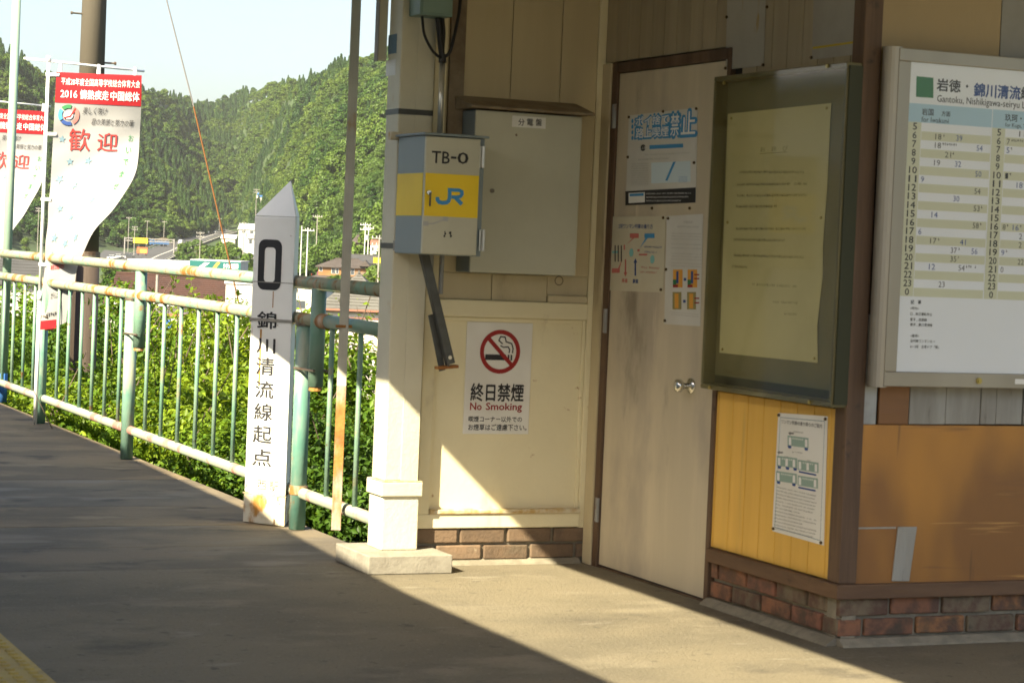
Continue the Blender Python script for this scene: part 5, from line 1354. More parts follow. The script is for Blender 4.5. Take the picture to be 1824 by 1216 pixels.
# the front rows stand as single trees, the rest is one wood
tfv = np.interp(pts[:, 6], _pf, _tf); dfront = pts[:, 7] - tfv
vis = (pts[:, 6] > 5) & (pts[:, 6] < 668)
order = np.argsort(np.where(vis, dfront * (1 + 0 * dfront), 1e9)); front = order[:44]; front = front[np.argsort(pts[front, 6])]
def ordinal(n): 
    w = ['first', 'second', 'third', 'fourth', 'fifth', 'sixth', 'seventh', 'eighth', 'ninth', 'tenth', 'eleventh', 'twelfth']
    if n <= 12: return w[n - 1]
    return f"{n}{'th' if 10 <= n % 100 <= 20 else {1: 'st', 2: 'nd', 3: 'rd'}.get(n % 10, 'th')}"
KD = {'conifer': 'dark conical cedar', 'broad': 'rounded green broadleaf tree', 'pale': 'pale feathery green tree'}
KN = {'conifer': 'cedar_tree', 'broad': 'broadleaf_tree', 'pale': 'feathery_tree'}
def put_tree(p, kidx, sc, rz, label, group):
    o = thing(KN[KINDS[kidx]], label, 'tree', p, group, rz); o.scale = (sc, sc, sc)
    for nm, me in (('crown', protos[kidx]), ('trunk', trunk_me)):
        c = bpy.data.objects.new(nm, me); COL.objects.link(c); c.parent = o
    return o
for i, f in enumerate(front):
    q = pts[f]; put_tree(Vector(q[:3]), int(q[3]), float(q[4]) * 1.05, float(q[5]), f"{KD[KINDS[int(q[3])]]}, {ordinal(i + 1)} from the left along the foot of the wooded hill", 'trees at the foot of the hill')
rest = np.setdiff1d(np.arange(len(pts)), front); W_ = pts[rest]
pc = bpy.data.collections.new('tree_kinds')
for i, me in enumerate(protos):
    o = bpy.data.objects.new(f'kind_{i}', me); pc.objects.link(o)
me = bpy.data.meshes.new('wood'); me.vertices.add(len(W_)); me.vertices.foreach_set('co', W_[:, :3].ravel())
for nm, ci, ty in (('kind', 3, 'INT'), ('size', 4, 'FLOAT'), ('turn', 5, 'FLOAT')):
    at = me.attributes.new(nm, ty, 'POINT'); at.data.foreach_set('value', W_[:, ci].astype(np.int32 if ty == 'INT' else np.float32))
fo = bpy.data.objects.new('hill_wood', me); COL.objects.link(fo); fo['kind'] = 'stuff'; fo['label'] = 'dense green wood covering the hillsides beyond the town'; fo['category'] = 'wood'
ng = bpy.data.node_groups.new('scatter', 'GeometryNodeTree')
ng.interface.new_socket('Geometry', in_out='INPUT', socket_type='NodeSocketGeometry'); ng.interface.new_socket('Geometry', in_out='OUTPUT', socket_type='NodeSocketGeometry')
gi, go = ng.nodes.new('NodeGroupInput'), ng.nodes.new('NodeGroupOutput')
ip = ng.nodes.new('GeometryNodeInstanceOnPoints'); ci_ = ng.nodes.new('GeometryNodeCollectionInfo')
ci_.inputs['Collection'].default_value = pc; ci_.inputs['Separate Children'].default_value = True; ci_.inputs['Reset Children'].default_value = True
def attr(nm, ty):
    a = ng.nodes.new('GeometryNodeInputNamedAttribute'); a.data_type = ty; a.inputs[0].default_value = nm; return a.outputs[0]
cx = ng.nodes.new('ShaderNodeCombineXYZ'); ng.links.new(attr('turn', 'FLOAT'), cx.inputs[2])
e2r = ng.nodes.new('FunctionNodeEulerToRotation'); ng.links.new(cx.outputs[0], e2r.inputs[0])
L_ = ng.links
L_.new(gi.outputs[0], ip.inputs['Points']); L_.new(ci_.outputs[0], ip.inputs['Instance']); ip.inputs['Pick Instance'].default_value = True
L_.new(attr('kind', 'INT'), ip.inputs['Instance Index']); L_.new(e2r.outputs[0], ip.inputs['Rotation']); L_.new(attr('size', 'FLOAT'), ip.inputs['Scale']); L_.new(ip.outputs[0], go.inputs[0])
mod = fo.modifiers.new('scatter', 'NODES'); mod.node_group = ng
print('wood', len(rest))

# ------------------------------------------------------------------ shrubs behind the railing
def shrub(name, label, px, ytop, d, rad, mat, seed, n=4200, size=0.07, sprigs=0, zdrop=0.25):
    r = np.random.RandomState(seed); tp = dep(px, ytop, d); zg = emb_z(tp.x) - zdrop; Hh = tp.z - zg
    o = thing(name, label, 'shrub', (tp.x, tp.y, zg), 'shrubs behind the railing')
    lob = []
    for i in range(34):
        a = r.uniform(0, 6.28); q = r.uniform(0, 1) ** .5; z = r.uniform(.22, .93) * Hh * (1 - .30 * q * q); s = r.uniform(.22, .40) * rad
        lob.append((q * rad * .8 * math.cos(a), q * rad * .8 * math.sin(a), z, s, s, s * .8))
    lob.append((0, 0, Hh - .25 * rad, .3 * rad, .3 * rad, .25 * rad))
    P, N_ = lobes_points(r, lob, n, .22, .35)
    Q = np.stack([r.uniform(-.75, .75, n // 3) * rad, r.uniform(-.75, .75, n // 3) * rad, r.uniform(.1, .8, n // 3) * Hh], 1); P = np.vstack([P, Q]); N_ = np.vstack([N_, r.normal(size=(n // 3, 3)) + np.array([0, 0, .5])])
    st_ = MB()
    for i in range(7):
        a = r.uniform(0, 6.28); q = rad * .7 * r.uniform(.3, 1); st_.tube([(0.05 * math.cos(a), 0.05 * math.sin(a), 0), (q * .5 * math.cos(a), q * .5 * math.sin(a), Hh * .45), (q * math.cos(a), q * math.sin(a), Hh * r.uniform(.7, .9))], [0.022, 0.014, 0.005], 6)
    if sprigs:
        extra, en = [], []
        for i in range(sprigs):
            a = r.uniform(0, 6.28); q = rad * r.uniform(.1, .8); b = np.array([q * math.cos(a), q * math.sin(a), Hh * r.uniform(.75, .95)]); dr_ = np.array([r.uniform(-.6, .6), r.uniform(-.6, .6), 1.0]); dr_ /= np.linalg.norm(dr_); L = r.uniform(.25, .55)
            st_.tube([tuple(b), tuple(b + dr_ * L)], [0.006, 0.002], 5)
            for k in range(16):
                extra.append(b + dr_ * L * k / 16 + r.normal(size=3) * .028); en.append(r.normal(size=3) * .6 + np.array([0, 0, 1]))
        P = np.vstack([P, extra]); N_ = np.vstack([N_, en])
    keep = (P[:, 0] + tp.x > XE + .05); P, N_ = P[keep], N_[keep]
    fm = leaf_mesh('foliage', P, N_, size, seed, mat)
    c = bpy.data.objects.new('foliage', fm); COL.objects.link(c); c.parent = o
    st_.build('stem', 'bark', o, local=True)
    return o
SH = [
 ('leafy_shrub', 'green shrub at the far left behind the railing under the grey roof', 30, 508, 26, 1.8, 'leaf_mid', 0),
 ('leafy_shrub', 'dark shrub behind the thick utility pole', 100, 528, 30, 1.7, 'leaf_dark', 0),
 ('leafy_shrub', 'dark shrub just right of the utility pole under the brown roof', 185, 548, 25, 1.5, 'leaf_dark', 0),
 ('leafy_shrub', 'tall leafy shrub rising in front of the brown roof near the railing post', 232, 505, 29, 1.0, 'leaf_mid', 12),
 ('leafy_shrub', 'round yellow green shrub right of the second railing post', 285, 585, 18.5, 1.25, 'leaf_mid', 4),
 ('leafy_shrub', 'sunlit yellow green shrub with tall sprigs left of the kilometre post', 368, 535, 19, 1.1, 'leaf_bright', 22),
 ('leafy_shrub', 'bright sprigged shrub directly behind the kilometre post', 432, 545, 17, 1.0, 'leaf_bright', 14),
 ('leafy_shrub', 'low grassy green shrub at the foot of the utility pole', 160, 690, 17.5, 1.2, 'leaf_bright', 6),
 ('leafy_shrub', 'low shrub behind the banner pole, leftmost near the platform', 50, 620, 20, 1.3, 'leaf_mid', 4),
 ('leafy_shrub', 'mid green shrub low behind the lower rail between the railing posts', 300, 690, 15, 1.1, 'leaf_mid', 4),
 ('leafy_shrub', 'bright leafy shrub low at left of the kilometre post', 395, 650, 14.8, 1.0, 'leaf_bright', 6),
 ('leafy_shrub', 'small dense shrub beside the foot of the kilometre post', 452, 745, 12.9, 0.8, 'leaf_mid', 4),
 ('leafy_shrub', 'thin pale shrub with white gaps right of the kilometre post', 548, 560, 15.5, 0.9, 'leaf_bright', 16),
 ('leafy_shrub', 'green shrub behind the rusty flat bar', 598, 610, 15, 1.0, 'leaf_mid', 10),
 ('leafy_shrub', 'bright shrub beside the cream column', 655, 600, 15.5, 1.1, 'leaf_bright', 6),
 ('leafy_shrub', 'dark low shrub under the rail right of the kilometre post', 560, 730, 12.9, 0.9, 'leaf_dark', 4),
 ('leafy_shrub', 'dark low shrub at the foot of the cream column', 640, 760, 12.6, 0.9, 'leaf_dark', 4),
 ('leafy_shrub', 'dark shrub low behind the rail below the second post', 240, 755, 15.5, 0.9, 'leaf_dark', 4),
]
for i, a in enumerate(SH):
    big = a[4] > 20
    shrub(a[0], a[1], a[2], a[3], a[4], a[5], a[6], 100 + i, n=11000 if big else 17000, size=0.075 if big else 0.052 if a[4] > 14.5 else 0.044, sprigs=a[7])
# low leaves covering the bank just below the platform edge
r = np.random.RandomState(9); n = 42000
x = XE + .06 + r.uniform(0, 1, n) ** 1.3 * 4.5; y = 8.9 + r.uniform(0, 1, n) ** 1.2 * 15; z = np.interp(x, ex_, ez_) + r.uniform(0.0, .42, n) * (0.55 + .45 * np.sin(x * 5 + 1.3 * y) * np.sin(y * 3.1))
fm = leaf_mesh('bank_leaves', np.stack([x, y, z], 1), r.normal(size=(n, 3)) * .5 + np.array([-.2, -.2, 1]), 0.048, 5, 'leaf_mid')
o = bpy.data.objects.new('bank_leaves', fm); COL.objects.link(o); o['kind'] = 'stuff'; o['label'] = 'low green leaves covering the bank below the platform edge'; o['category'] = 'ground cover'
# ------------------------------------------------------------------ the town in the valley
RZ = -YAW
def zpx(px, y, t): return CAM_H - (y - horizon(px)) / FPX * t
def gnd(px, t): return max(-9.8, floor_z(px, t))
def town_house(name, label, px0, px1, ye, yr, t, dp, roof, wall, rmat, yaw=0.0, wins=(), cat='house', base=None, over=0.5, rows_=0, group=None, ends=0.0):
    pc_ = (px0 + px1) / 2; w = (px1 - px0) / FPX * t; c = polar(pc_, t); zb = base if base is not None else gnd(pc_, t) - .02
    ze, zr2 = zpx(pc_, ye, t) - zb, zpx(pc_, yr, t) - zb
    o = thing(name, label, cat, (c.x, c.y, zb), group, RZ + yaw)
    MB().box(-w / 2 + over, w / 2 - over, 0, dp, 0, ze).build('wall', wall, o, local=True)
    m = MB(); x0, x1, y0, y1 = -w / 2, w / 2, -over, dp + over; ym_ = (y0 + y1) / 2
    if roof == 'flat':
        m.box(x0, x1, y0, y1, ze + .01, max(zr2, ze + .3))
    else:
        ins = 0 if roof == 'gable' else min(w * .3, (dp + 2 * over) * .5) if roof == 'hip' else w * .5 - .05
        v = [(x0, y0, ze), (x1, y0, ze), (x1, y1, ze), (x0, y1, ze), (x0 + ins, ym_, zr2), (x1 - ins, ym_, zr2)]
        v2 = [(a, b, c_ - .18) for a, b, c_ in v[:4]]
        m.add([(a, b, c_ + .02) for a, b, c_ in v] + v2, [(0, 1, 5, 4), (2, 3, 4, 5), (1, 2, 5), (3, 0, 4), (0, 6, 7, 1), (1, 7, 8, 2), (2, 8, 9, 3), (3, 9, 6, 0), (6, 9, 8, 7)])
    rf = m.build('roof', rmat, o, local=True)
    if rows_:
        m = MB()
        for k in range(1, rows_):
            s = k / rows_; yy = y0 + (ym_ - y0) * s; zz = ze + (zr2 - ze) * s; ii = (min(w * .3, (dp + 2 * over) * .5) if roof == 'hip' else w * .5 if roof == 'pyramid' else 0) * s
            m.box(x0 + ii + .05, x1 - ii - .05, yy - .05, yy + .02, zz + .02, zz + .05)
        m.build('tile_rows', rmat, rf, local=True)
        MB().box(x0 + ins, x1 - ins, ym_ - .15, ym_ + .15, zr2, zr2 + .15).build('ridge', rmat, rf, local=True)
    for wi in wins:
        a, b, y_0, y_1 = wi[:4]
        u0 = (a - pc_) / FPX * t; u1 = (b - pc_) / FPX * t; z1, z0 = zpx(pc_, y_0, t) - zb, zpx(pc_, y_1, t) - zb
        f = MB().box(u0 - .06, u1 + .06, -.05, -.003, z0 - .06, z1 + .06).build('window', 'wall_white' if wall != 'wall_white' else 'wall_grey', o, local=True)
        MB().box(u0, u1, -.07, -.0505, z0, z1).build('pane', 'window_dark', f, local=True)
    return o
h = town_house('house', 'house with long dark grey ribbed roof at the far left behind the railing', -70, 124, 503, 456, 170, 9, 'gable', 'wall_grey', 'roof_grey', rows_=9)
h = town_house('house', 'white walled building under a broad dark brown tiled roof', 183, 404, 540, 492, 160, 9, 'gable', 'wall_white', 'roof_brown', rows_=14,
               wins=[(338 + 10 * i, 345 + 10 * i, 545, 552) for i in range(5)] + [(200, 214, 546, 556), (230, 244, 546, 556), (260, 272, 546, 556)])
MB().box(-4.2, 4.2, -.62, -.50, zpx(293, 541.5, 160) + 9.8 - .1, zpx(293, 539, 160) + 9.8 + .02).build('gutter', 'wall_white', h, local=True)
MB().box(-4.3, 4.3, -.3, -.02, zpx(293, 562, 160) + 9.8, zpx(293, 557, 160) + 9.8).build('red_band', 'gutter_red', h, local=True)
h = town_house('warehouse', 'large white ribbed warehouse behind the kilometre post', 396, 562, 508, 503, 150, 14, 'flat', 'wall_white', 'roof_white', over=.1, wins=[(525, 541, 533, 546), (470, 486, 533, 546)], cat='warehouse')
m = MB()
for i in range(26): m.box(-3.0 + .24 * i, -2.97 + .24 * i, -.03, -.001, .2, zpx(480, 509, 150) + 9.75)
m.build('rib', 'wall_white', h, local=True)
h = town_house('house', 'pale house with mossy grey pointed hip roof behind the right end of the railing', 562, 690, 549, 488, 110, 7, 'pyramid', 'wall_pinkish', 'roof_stone', rows_=12, over=.25)
MB().box(-1.76, 1.76, -.36, -.26, zpx(626, 553, 110) + 9.8, zpx(626, 549.5, 110) + 9.8).build('gutter', 'gutter_red', h, local=True)
MB().box(-1.5, 1.5, -.05, -.003, zpx(626, 566, 110) + 9.8, zpx(626, 564, 110) + 9.8).build('trim', 'gutter_red', h, local=True)
h = town_house('house', 'two storey orange walled house with brown roof', 557, 662, 475, 461, 400, 9, 'hip', 'wall_orange', 'roof_dull', rows_=6,
               wins=[(564, 569, 477, 484), (586, 592, 478, 487), (594, 598, 478, 487), (620, 626, 478, 488)])
za, zb_ = zpx(590, 500, 400) + 9.8, zpx(590, 490, 400) + 9.8
m = MB().add([(-7.6, -3.4, za), (3.2, -3.4, za), (3.2, 0.1, zb_), (-5.2, 0.1, zb_), (-7.6, 3, za), (-5.2, .1, zb_)], [(0, 1, 2, 3), (0, 3, 4)]); m.build('lower_roof', 'roof_dull', h, local=True)
MB().box(-7.2, 3.0, -3.0, -.005, 0, za - .05).build('lower_wall', 'wall_brown', h, local=True)
gz = zpx(647, 474, 400) + 9.8
MB().prism([(2.6, -1.0, gz), (4.6, -1.0, gz), (3.6, -1.0, gz + 1.1)], (0, 4, 0)).build('gable', 'roof_dull', h, local=True)
MB().box(1.9, 5.0, -.6, -.005, 0, gz - 1.0).build('side_bay', 'wall_brown', h, local=True)
town_house('house', 'grey roofed house peeping over the orange house', 616, 668, 467, 454, 440, 7, 'gable', 'wall_grey', 'roof_grey', rows_=4)
h = town_house('shop_building', 'long low white flat roofed building left of the teal sign', 222, 333, 470, 463, 450, 16, 'flat', 'wall_white', 'roof_white', cat='shop', over=.3,
               wins=[(233, 241, 481, 487)] + [(300 + 9 * i, 306 + 9 * i, 487, 492) for i in range(3)])
h = town_house('shop_building', 'white shop building carrying a long teal sign', 333.5, 424, 466, 463, 448, 14, 'flat', 'wall_white', 'roof_white', cat='shop', over=.2,
               wins=[(340 + 12 * i, 347 + 12 * i, 486, 493) for i in range(7)])
zs0, zs1 = zpx(378, 483, 448) + 9.8, zpx(378, 464.5, 448) + 9.8
sg = MB().box(-5.1, 5.05, -.35, -.21, zs0, zs1).build('sign_board', 'sign_teal', h, local=True)
FSg = Face((0, -.351, 0), (1, 0, 0), (0, 0, 1))
m = MB(); m.poly(FSg, [(-3.9, zs0 + .35), (-2.9, zs0 + .35), (-1.1, zs1 - .35), (-2.1, zs1 - .35)], .01); put_text(m, FSg, 'クボタ自動車', 1.6, 4.6, zs0 + .7, zs1 - .35, .012, .03); m.build('lettering', 'print_white', sg, local=True)
m = MB(); m.poly(FSg, [(-.9, zs0 + .2), (-.2, zs0 + .2), (1.0, zs1 - .2), (.3, zs1 - .2)], .01); m.build('stripe', 'print_orange', sg, local=True)
town_house('house', 'white building with sloping top beside the climbing road', 416, 458, 408, 398, 1000, 12, 'gable', 'wall_white', 'roof_white', wins=[(424, 430, 411, 415), (438, 444, 411, 415)])
town_house('house', 'pale flat roofed house below the white building beside the road', 432, 470, 425, 419, 860, 10, 'flat', 'wall_white', 'wall_grey', wins=[(437, 442, 427, 434), (447, 452, 427, 434)])
town_house('house', 'low pinkish house between the road and the white building', 386, 414, 424, 417, 1060, 9, 'gable', 'wall_pinkish', 'roof_white')
town_house('house', 'brown hip roofed cottage at the foot of the right hill', 618, 648, 431, 418, 560, 7, 'hip', 'wall_brown', 'roof_dull', base=-9.0, rows_=4)
town_house('house', 'narrow white house with red brown gable near the column', 652, 668, 434, 427, 520, 5, 'gable', 'wall_white', 'gutter_red', base=-9.6, over=.15, wins=[(656, 659, 440, 446)])
town_house('shed', 'low shed with blue roof seen through the railing', 282, 303, 580, 572, 120, 3, 'gable', 'wall_white', 'blue_sheet', cat='shed', over=.1)
town_house('shed', 'small white shed seen through the railing beside the blue roof', 304, 326, 578, 572, 121, 3, 'flat', 'wall_white', 'roof_white', cat='shed', over=.1)
th_ = min(range(1140, 1690, 5), key=lambda t: abs(zpx(454, 352, t) - hill_z(454, t) - 6.0)); c = polar(454, th_); zb = hill_z(454, th_)
o = thing('hill_tarp', 'bright blue tarp built as a roof among the trees on the hill', 'hill_tarp', (c.x, c.y, zb - 1), None, RZ)
zz = 7.0
MB().box(-1.5, 1.5, 0, 4, 0, zz).build('wall', 'wall_grey', o, local=True)
MB().hexa([(-1.9, -.5, zz), (1.9, -.5, zz), (1.9, 4, zz + 2.3), (-1.9, 4, zz + 2.3), (-1.9, -.5, zz + .2), (1.9, -.5, zz + .2), (1.9, 4, zz + 2.5), (-1.9, 4, zz + 2.5)]).build('roof', 'blue_sheet', o, local=True)  # the blue tarp on the hill, modelled as a roof

# road climbing out of the valley
rp = [(225, 730), (248, 800), (270, 880), (290, 950), (312, 1030), (340, 1120), (372, 1240), (400, 1335)]
m, k1m, k2m = MB(), MB(), MB(); P_ = []
for px, t in rp: p = polar(px, t); P_.append(Vector((p.x, p.y, floor_z(px, t) + .9)))
def strip(mb, w0, w1, dz0, dz1=None):
    b = len(mb.v)
    for i, p in enumerate(P_):
        d = (P_[min(i + 1, len(P_) - 1)] - P_[max(i - 1, 0)]); d.z = 0; d.normalize(); s = Vector((d.y, -d.x, 0))
        mb.v.append(p + s * w0 + Vector((0, 0, dz0))); mb.v.append(p + s * w1 + Vector((0, 0, dz0 if dz1 is None else dz1)))
    for i in range(len(P_) - 1): k = b + 2 * i; mb.f.append((k, k + 1, k + 3, k + 2))
strip(m, -8, 8, 0); strip(m, 8, 9.5, 0, -3); strip(m, -9.5, -8, -3, 0); road = struct(m.build('road', 'road_grey'))
m = MB(); strip(m, 7.4, 7.9, .02); strip(m, -7.9, -7.4, .02); strip(m, 1.4, 2.0, .02); m.build('lane_line', 'kerb_white', road)
for s, nm in ((8.2, 'right'), (-8.2, 'left')):
    m = MB(); strip(m, s, s + .12, .45); strip(m, s + .12, s + .12, .45, .9); strip(m, s, s, .45, .9); strip(m, s, s + .12, .9)
    for i, p in enumerate(P_):
        d = (P_[min(i + 1, len(P_) - 1)] - P_[max(i - 1, 0)]); d.z = 0; d.normalize(); q = p + Vector((d.y, -d.x, 0)) * (s + .06); m.box(q.x - .08, q.x + .08, q.y - .08, q.y + .08, q.z - .2, q.z + .9)
    tag(m.build('guard_rail', 'kerb_white'), f'white guard rail along the {nm} side of the climbing road', 'guard rail', 'guard rails along the road')
# parking yard left of the road
c = polar(205, 830); m = MB(); zf = -7.0
q = [polar(px, t) for px, t in ((150, 700), (228, 735), (258, 900), (180, 930))]
m.add([Vector((p.x, p.y, floor_z(200, t) + .7)) for p, t in zip(q, (700, 735, 900, 930))], [(0, 1, 2, 3)]); struct(m.build('parking_yard', 'road_grey'))

# vehicles
def car(label, px, t, mat, yaw, dz=1.0, kind='car'):
    c = polar(px, t); o = thing('parked_car' if kind == 'car' else 'van', label, kind, (c.x, c.y, floor_z(px, t) + dz), 'vehicles in the valley', RZ + yaw)
    L, W2 = (4.3, .85) if kind == 'car' else (4.6, .9); H1 = .85; H2 = 1.45 if kind == 'car' else 2.0
    pr = [(-L / 2, .25), (L / 2, .25), (L / 2, H1 - .1), (L / 2 - .1, H1), (-L / 2, H1)]
    MB().prism([(a, -W2, b) for a, b in pr], (0, 2 * W2, 0)).build('body', mat, o, local=True)
    cb_ = [(-L * .42, H1 + .002), (L * .25 if kind == 'car' else L * .42, H1 + .002), (L * .10 if kind == 'car' else L * .33, H2), (-L * .36, H2)]
    MB().prism([(a, -W2 + .08, b) for a, b in cb_], (0, 2 * W2 - .16, 0)).build('cabin', mat if kind != 'car' else 'window_dark', o, local=True)
    MB().prism([(a * .97, -W2 + .05, b if i < 2 else b - .0) for i, (a, b) in enumerate([(-L * .34, H2 - .1), (L * .08, H2 - .1), (L * .10, H2 + .03), (-L * .36, H2 + .03)])], (0, 2 * W2 - .1, 0)).build('roof', mat, o, local=True)
    for x in (-L * .3, L * .3):
        for y in (-W2 - .02, W2 - .18): MB().tube([(x, y, .31), (x, y + .2, .31)], .31, 12).build('wheel', 'tyre', o, local=True)
    return o
car('silver car parked leftmost in the yard beside the road', 196, 800, 'car_silver', .2); car('white car parked in the yard, second from the left', 208, 815, 'car_white', .2); car('dark car parked in the yard nearest the gantry', 225, 825, 'car_dark', .15)
car('white van driving on the curve of the road', 318, 1040, 'car_white', 1.2, 1.0, 'van'); car('dark car higher up on the climbing road', 368, 1225, 'car_dark', .9); car('white car on the climbing road beside the low pinkish house', 380, 1250, 'car_white', .9)
car('white car near the top of the climbing road', 393, 1310, 'car_white', .9)
def truck(label, px, t, yaw, cab, bed, loadm, Lb, dz=.92, base=None, hb=2.4):
    c = polar(px, t); o = thing('truck', label, 'truck', (c.x, c.y, (floor_z(px, t) + dz) if base is None else base), 'vehicles in the valley', RZ + yaw)
    MB().box(-1.9, 0, -1.15, 1.15, .6, 2.8).build('cab', cab, o, bevel=.12, local=True)
    MB().box(-1.93, -1.905, -1.0, 1.0, 1.7, 2.5).build('windscreen', 'window_dark', o, local=True)
    MB().box(-1.7, -.4, -1.17, -1.151, 1.7, 2.4).build('side_window', 'window_dark', o, local=True)
    MB().box(.15, Lb, -1.2, 1.2, .95, hb).build('bed', bed, o, local=True)
    if loadm: MB().prism([(.2, -1.1, hb + .01), (Lb - .1, -1.1, hb + .01), (Lb - .5, -1.1, hb + 1.3), (Lb * .6, -1.1, hb + 1.6), (.6, -1.1, hb + .6)], (0, 2.2, 0)).build('load', loadm, o, local=True)
    for x in (-1.1, Lb * .55, Lb * .8):
        for y in (-1.2, .9): MB().tube([(x, y, .5), (x, y + .3, .5)], .5, 12).build('wheel', 'tyre', o, local=True)
truck('dump truck heaped with brown earth behind the gantry', 268, 1000, .35, 'car_blue', 'car_blue', 'load_brown', 6.5)
truck('long truck with pale purple bed behind the orange house', 577, 455, .05, 'car_purple', 'roof_white', None, 6.0, base=-6.2, hb=2.2)
truck('small red crane truck between the kilometre post and the orange house', 553, 450, .1, 'car_red', 'car_red', None, 2.6, base=-6.6, hb=1.5)
truck('orange tank truck just right of the rusty bar behind the houses', 601, 458, .05, 'sign_red', 'sign_red', None, 2.2, base=-6.0, hb=2.6)
# the yard those trucks stand on
q = [polar(px, t) for px, t in ((515, 435), (640, 435), (640, 500), (515, 500))]
m = MB().prism([Vector((p.x, p.y, -9.8)) for p in q], (0, 0, 3.1)); struct(m.build('terrace', 'road_grey'))

# road gantry with yellow sign
gz_ = floor_z(250, 880) + .8
ga = thing('road_gantry', 'grey steel gantry over the road with yellow sign', 'gantry', polar(260, 880) + Vector((0, 0, gz_)), None, RZ)
gw_ = 88 / FPX * 880; gh = zpx(260, 425, 880) - gz_
for x in (-gw_ / 2, gw_ / 2): MB().tube([(x, 0, 0), (x, 0, gh + .3)], .28, 10).build('post', 'wire_grey', ga, local=True)
m = MB().tube([(-gw_ / 2, 0, gh), (gw_ / 2, 0, gh)], .15, 8).tube([(-gw_ / 2, 0, gh - 1.1), (gw_ / 2, 0, gh - 1.1)], .15, 8)
for k in range(14): x = -gw_ / 2 + gw_ * k / 14; m.tube([(x, 0, gh - 1.1 * (k % 2)), (x + gw_ / 14, 0, gh - 1.1 * ((k + 1) % 2))], .08, 6)
m.build('truss', 'wire_grey', ga, local=True)
FG = Face((0, -.46, 0), (1, 0, 0), (0, 0, 1))
x0, x1 = (231 - 260) / FPX * 880, (257 - 260) / FPX * 880
sgn = MB().box(x0, x1, -.45, -.3, gh - 1.9, gh + .25).build('sign', 'sign_yellow', ga, local=True)
m = MB(); greek(m, FG, x0 + .8, gh - 1.15, x1 - .8, gh - .5, .0, 3, uv=True); m.build('lettering', 'print_black', sgn, local=True)
c = polar(248, 860); zb = floor_z(248, 860) + .7
rs = thing('roadside_sign', 'red and orange roadside sign on black legs below the gantry', 'sign', (c.x, c.y, zb), None, RZ)
zt0 = zpx(248, 451, 860) - zb; zt1 = zpx(248, 440, 860) - zb
MB().box(-1.9, -1.3, -.1, .1, 0, zt1 + 1.0).box(1.1, 1.7, -.1, .1, 0, zt1 + 1.0).build('leg', 'print_black', rs, local=True)
b_ = MB().box(-2.1, 1.9, -.3, -.11, zt0, zt1).build('board', 'sign_red', rs, local=True)
FG2 = Face((0, -.305, 0), (1, 0, 0), (0, 0, 1)); m = MB(); m.poly(FG2, [(-.9, zt0 + .3), (1.7, zt0 + .3), (1.7, zt1 - .8), (-.9, zt1 - .8)], 0); m.build('panel', 'print_orange', b_, local=True)
c = polar(666, 380)
ys_ = thing('yellow_sign', 'yellow signboard beside the cream column behind the houses', 'sign', (c.x, c.y, -9.8), None, RZ)
MB().tube([(0, 0, 0), (0, 0, zpx(666, 468, 380) + 9.8)], .08, 8).build('post', 'pole_concrete', ys_, local=True); MB().box(-.65, .65, -.1, .1, zpx(666, 468, 380) + 9.8, zpx(666, 458, 380) + 9.8).build('board', 'sign_yellow', ys_, local=True)

# utility poles of the town
def town_pole(label, px, ytop, t, arms=1, mat='pole_concrete', r=.17, drum=False, base=None):
    c = polar(px, t); zb = (floor_z(px, t) if t > 600 else gnd(px, t)) - .1 if base is None else base; Hh = zpx(px, ytop, t) - zb
    o = thing('utility_pole', label, 'utility pole', (c.x, c.y, zb), 'utility poles in the town', RZ)
    MB().tube([(0, 0, 0), (0, 0, Hh)], [r, r * .65], 8).build('shaft', mat, o, local=True)
    for k in range(arms):
        z = Hh - .5 - 1.0 * k; MB().box(-1.1, 1.1, -.07, .07, z - .07, z + .07).build('cross_arm', mat, o, local=True)
        m = MB()
        for x in (-1.0, -.4, .4, 1.0): m.tube([(x, 0, z + .07), (x, 0, z + .35)], .07, 6)
        m.build('insulator', 'pole_white', o, local=True)
    if drum:
        MB().tube([(.45, -.1, Hh - 3.6), (.45, -.1, Hh - 2.6)], .32, 10).build('transformer', 'pole_white', o, local=True)
    return o
town_pole('grey utility pole rising left of the gantry', 233, 402, 850, 2); town_pole('utility pole at the hill foot right of the dump truck', 285, 393, 1010, 1)
town_pole('utility pole with two arms above the teal sign, left of the guy wire foot', 350, 412, 640, 2); town_pole('utility pole with transformer right of the teal sign', 427, 395, 540, 2, drum=True)
town_pole('tall utility pole above the white building beside the road', 447, 336, 880, 2, drum=True); town_pole('white steel pole close beside the kilometre post', 530, 402, 380, 0, 'pole_white', .13)
town_pole('white steel pole, right of the pair beside the kilometre post', 541, 405, 382, 1, 'pole_white', .15); town_pole('utility pole standing before the hill above the purple truck', 557, 382, 520, 1)
town_pole('pale utility pole with transformer right of the flat bar', 643, 396, 470, 2, 'pole_white', .16, True); town_pole('second pale utility pole close right of the transformer pole', 649, 402, 480, 1, 'pole_white', .15)
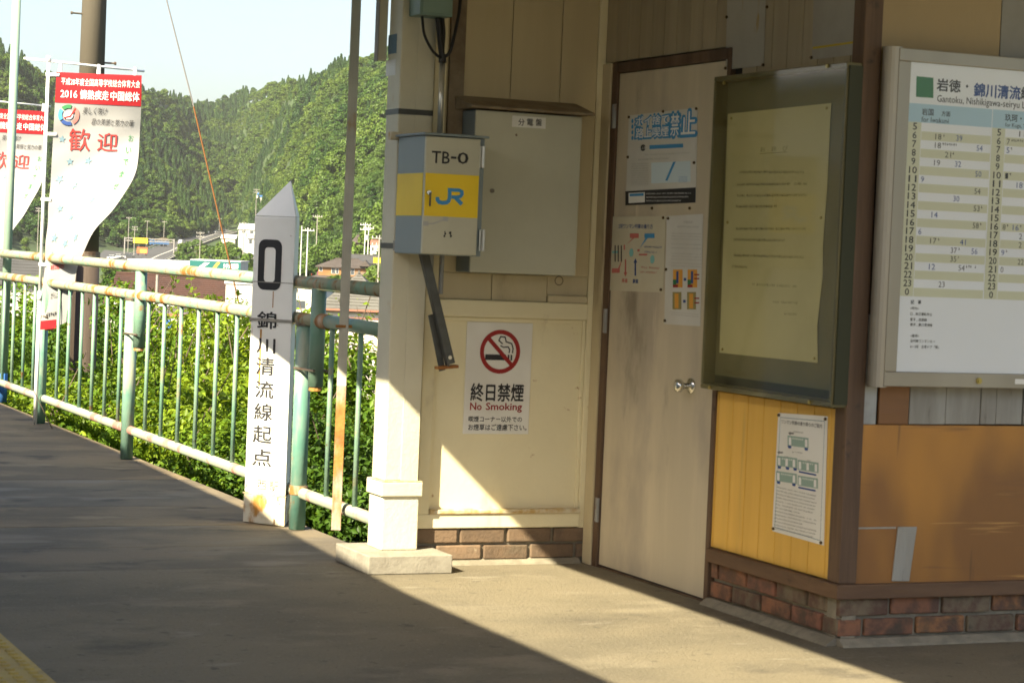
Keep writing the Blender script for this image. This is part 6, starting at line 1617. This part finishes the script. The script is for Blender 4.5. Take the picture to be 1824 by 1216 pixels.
town_pole('utility pole half hidden by the cream column', 669, 418, 320, 2); town_pole('utility pole standing before the brown tiled roof', 276, 489, 128, 0, r=.12)
town_pole('utility pole at the hill foot left of the banner', 61, 369, 850, 2); town_pole('utility pole behind the lower end of the banner', 222, 386, 930, 1); town_pole('utility pole over the road yard, right of the banner edge', 255, 392, 980, 1)
town_pole('utility pole below the guy wire beside the road', 383, 388, 1250, 1); town_pole('utility pole beside the pale flat roofed house', 462, 432, 600, 1)

# single trees and bushes of the town
TT = [(318, 800, 433), (331, 780, 430), (345, 770, 429), (358, 750, 436), (372, 720, 438), (388, 700, 432), (402, 690, 434), (415, 670, 440), (436, 520, 452), (190, 500, 470), (546, 430, 458), (533, 420, 468), (562, 520, 436), (578, 540, 432), (594, 520, 436),
      (610, 540, 428), (632, 500, 440), (588, 360, 492), (600, 362, 490), (668, 330, 478), (215, 260, 478), (90, 800, 432), (40, 820, 425), (230, 1010, 418), (300, 1020, 415)]
for i, (px, t, yt) in enumerate(sorted(TT)):
    zb = floor_z(px, t) if t > 600 else gnd(px, t); Hh = zpx(px, yt, t) - zb; c = polar(px, t)
    put_tree(Vector((c.x, c.y, zb)), 2 + (i % 3) if i % 4 else 5, Hh / 9.6, i * 1.3, f"green tree among the houses and road, {ordinal(i + 1)} from the left", 'trees among the houses')

# ------------------------------------------------------------------ thin summer haze over the valley
hz = bpy.data.materials.new('haze_air'); hz.use_nodes = True
hn = hz.node_tree; hn.nodes.remove(hn.nodes['Principled BSDF'])
pv_ = hn.nodes.new('ShaderNodeVolumePrincipled'); pv_.inputs['Color'].default_value = (0.93, 0.96, 1.0, 1); pv_.inputs['Density'].default_value = 0.000045; pv_.inputs['Anisotropy'].default_value = 0.0
hn.links.new(pv_.outputs[0], hn.nodes['Material Output'].inputs['Volume'])
MATS['haze_air'] = hz
hb_ = MB().box(-2500, 3500, -700, 3400, -11.2, 190).build('haze', 'haze_air'); hb_['kind'] = 'stuff'; hb_['label'] = 'thin pale summer haze filling the valley'; hb_['category'] = 'haze'
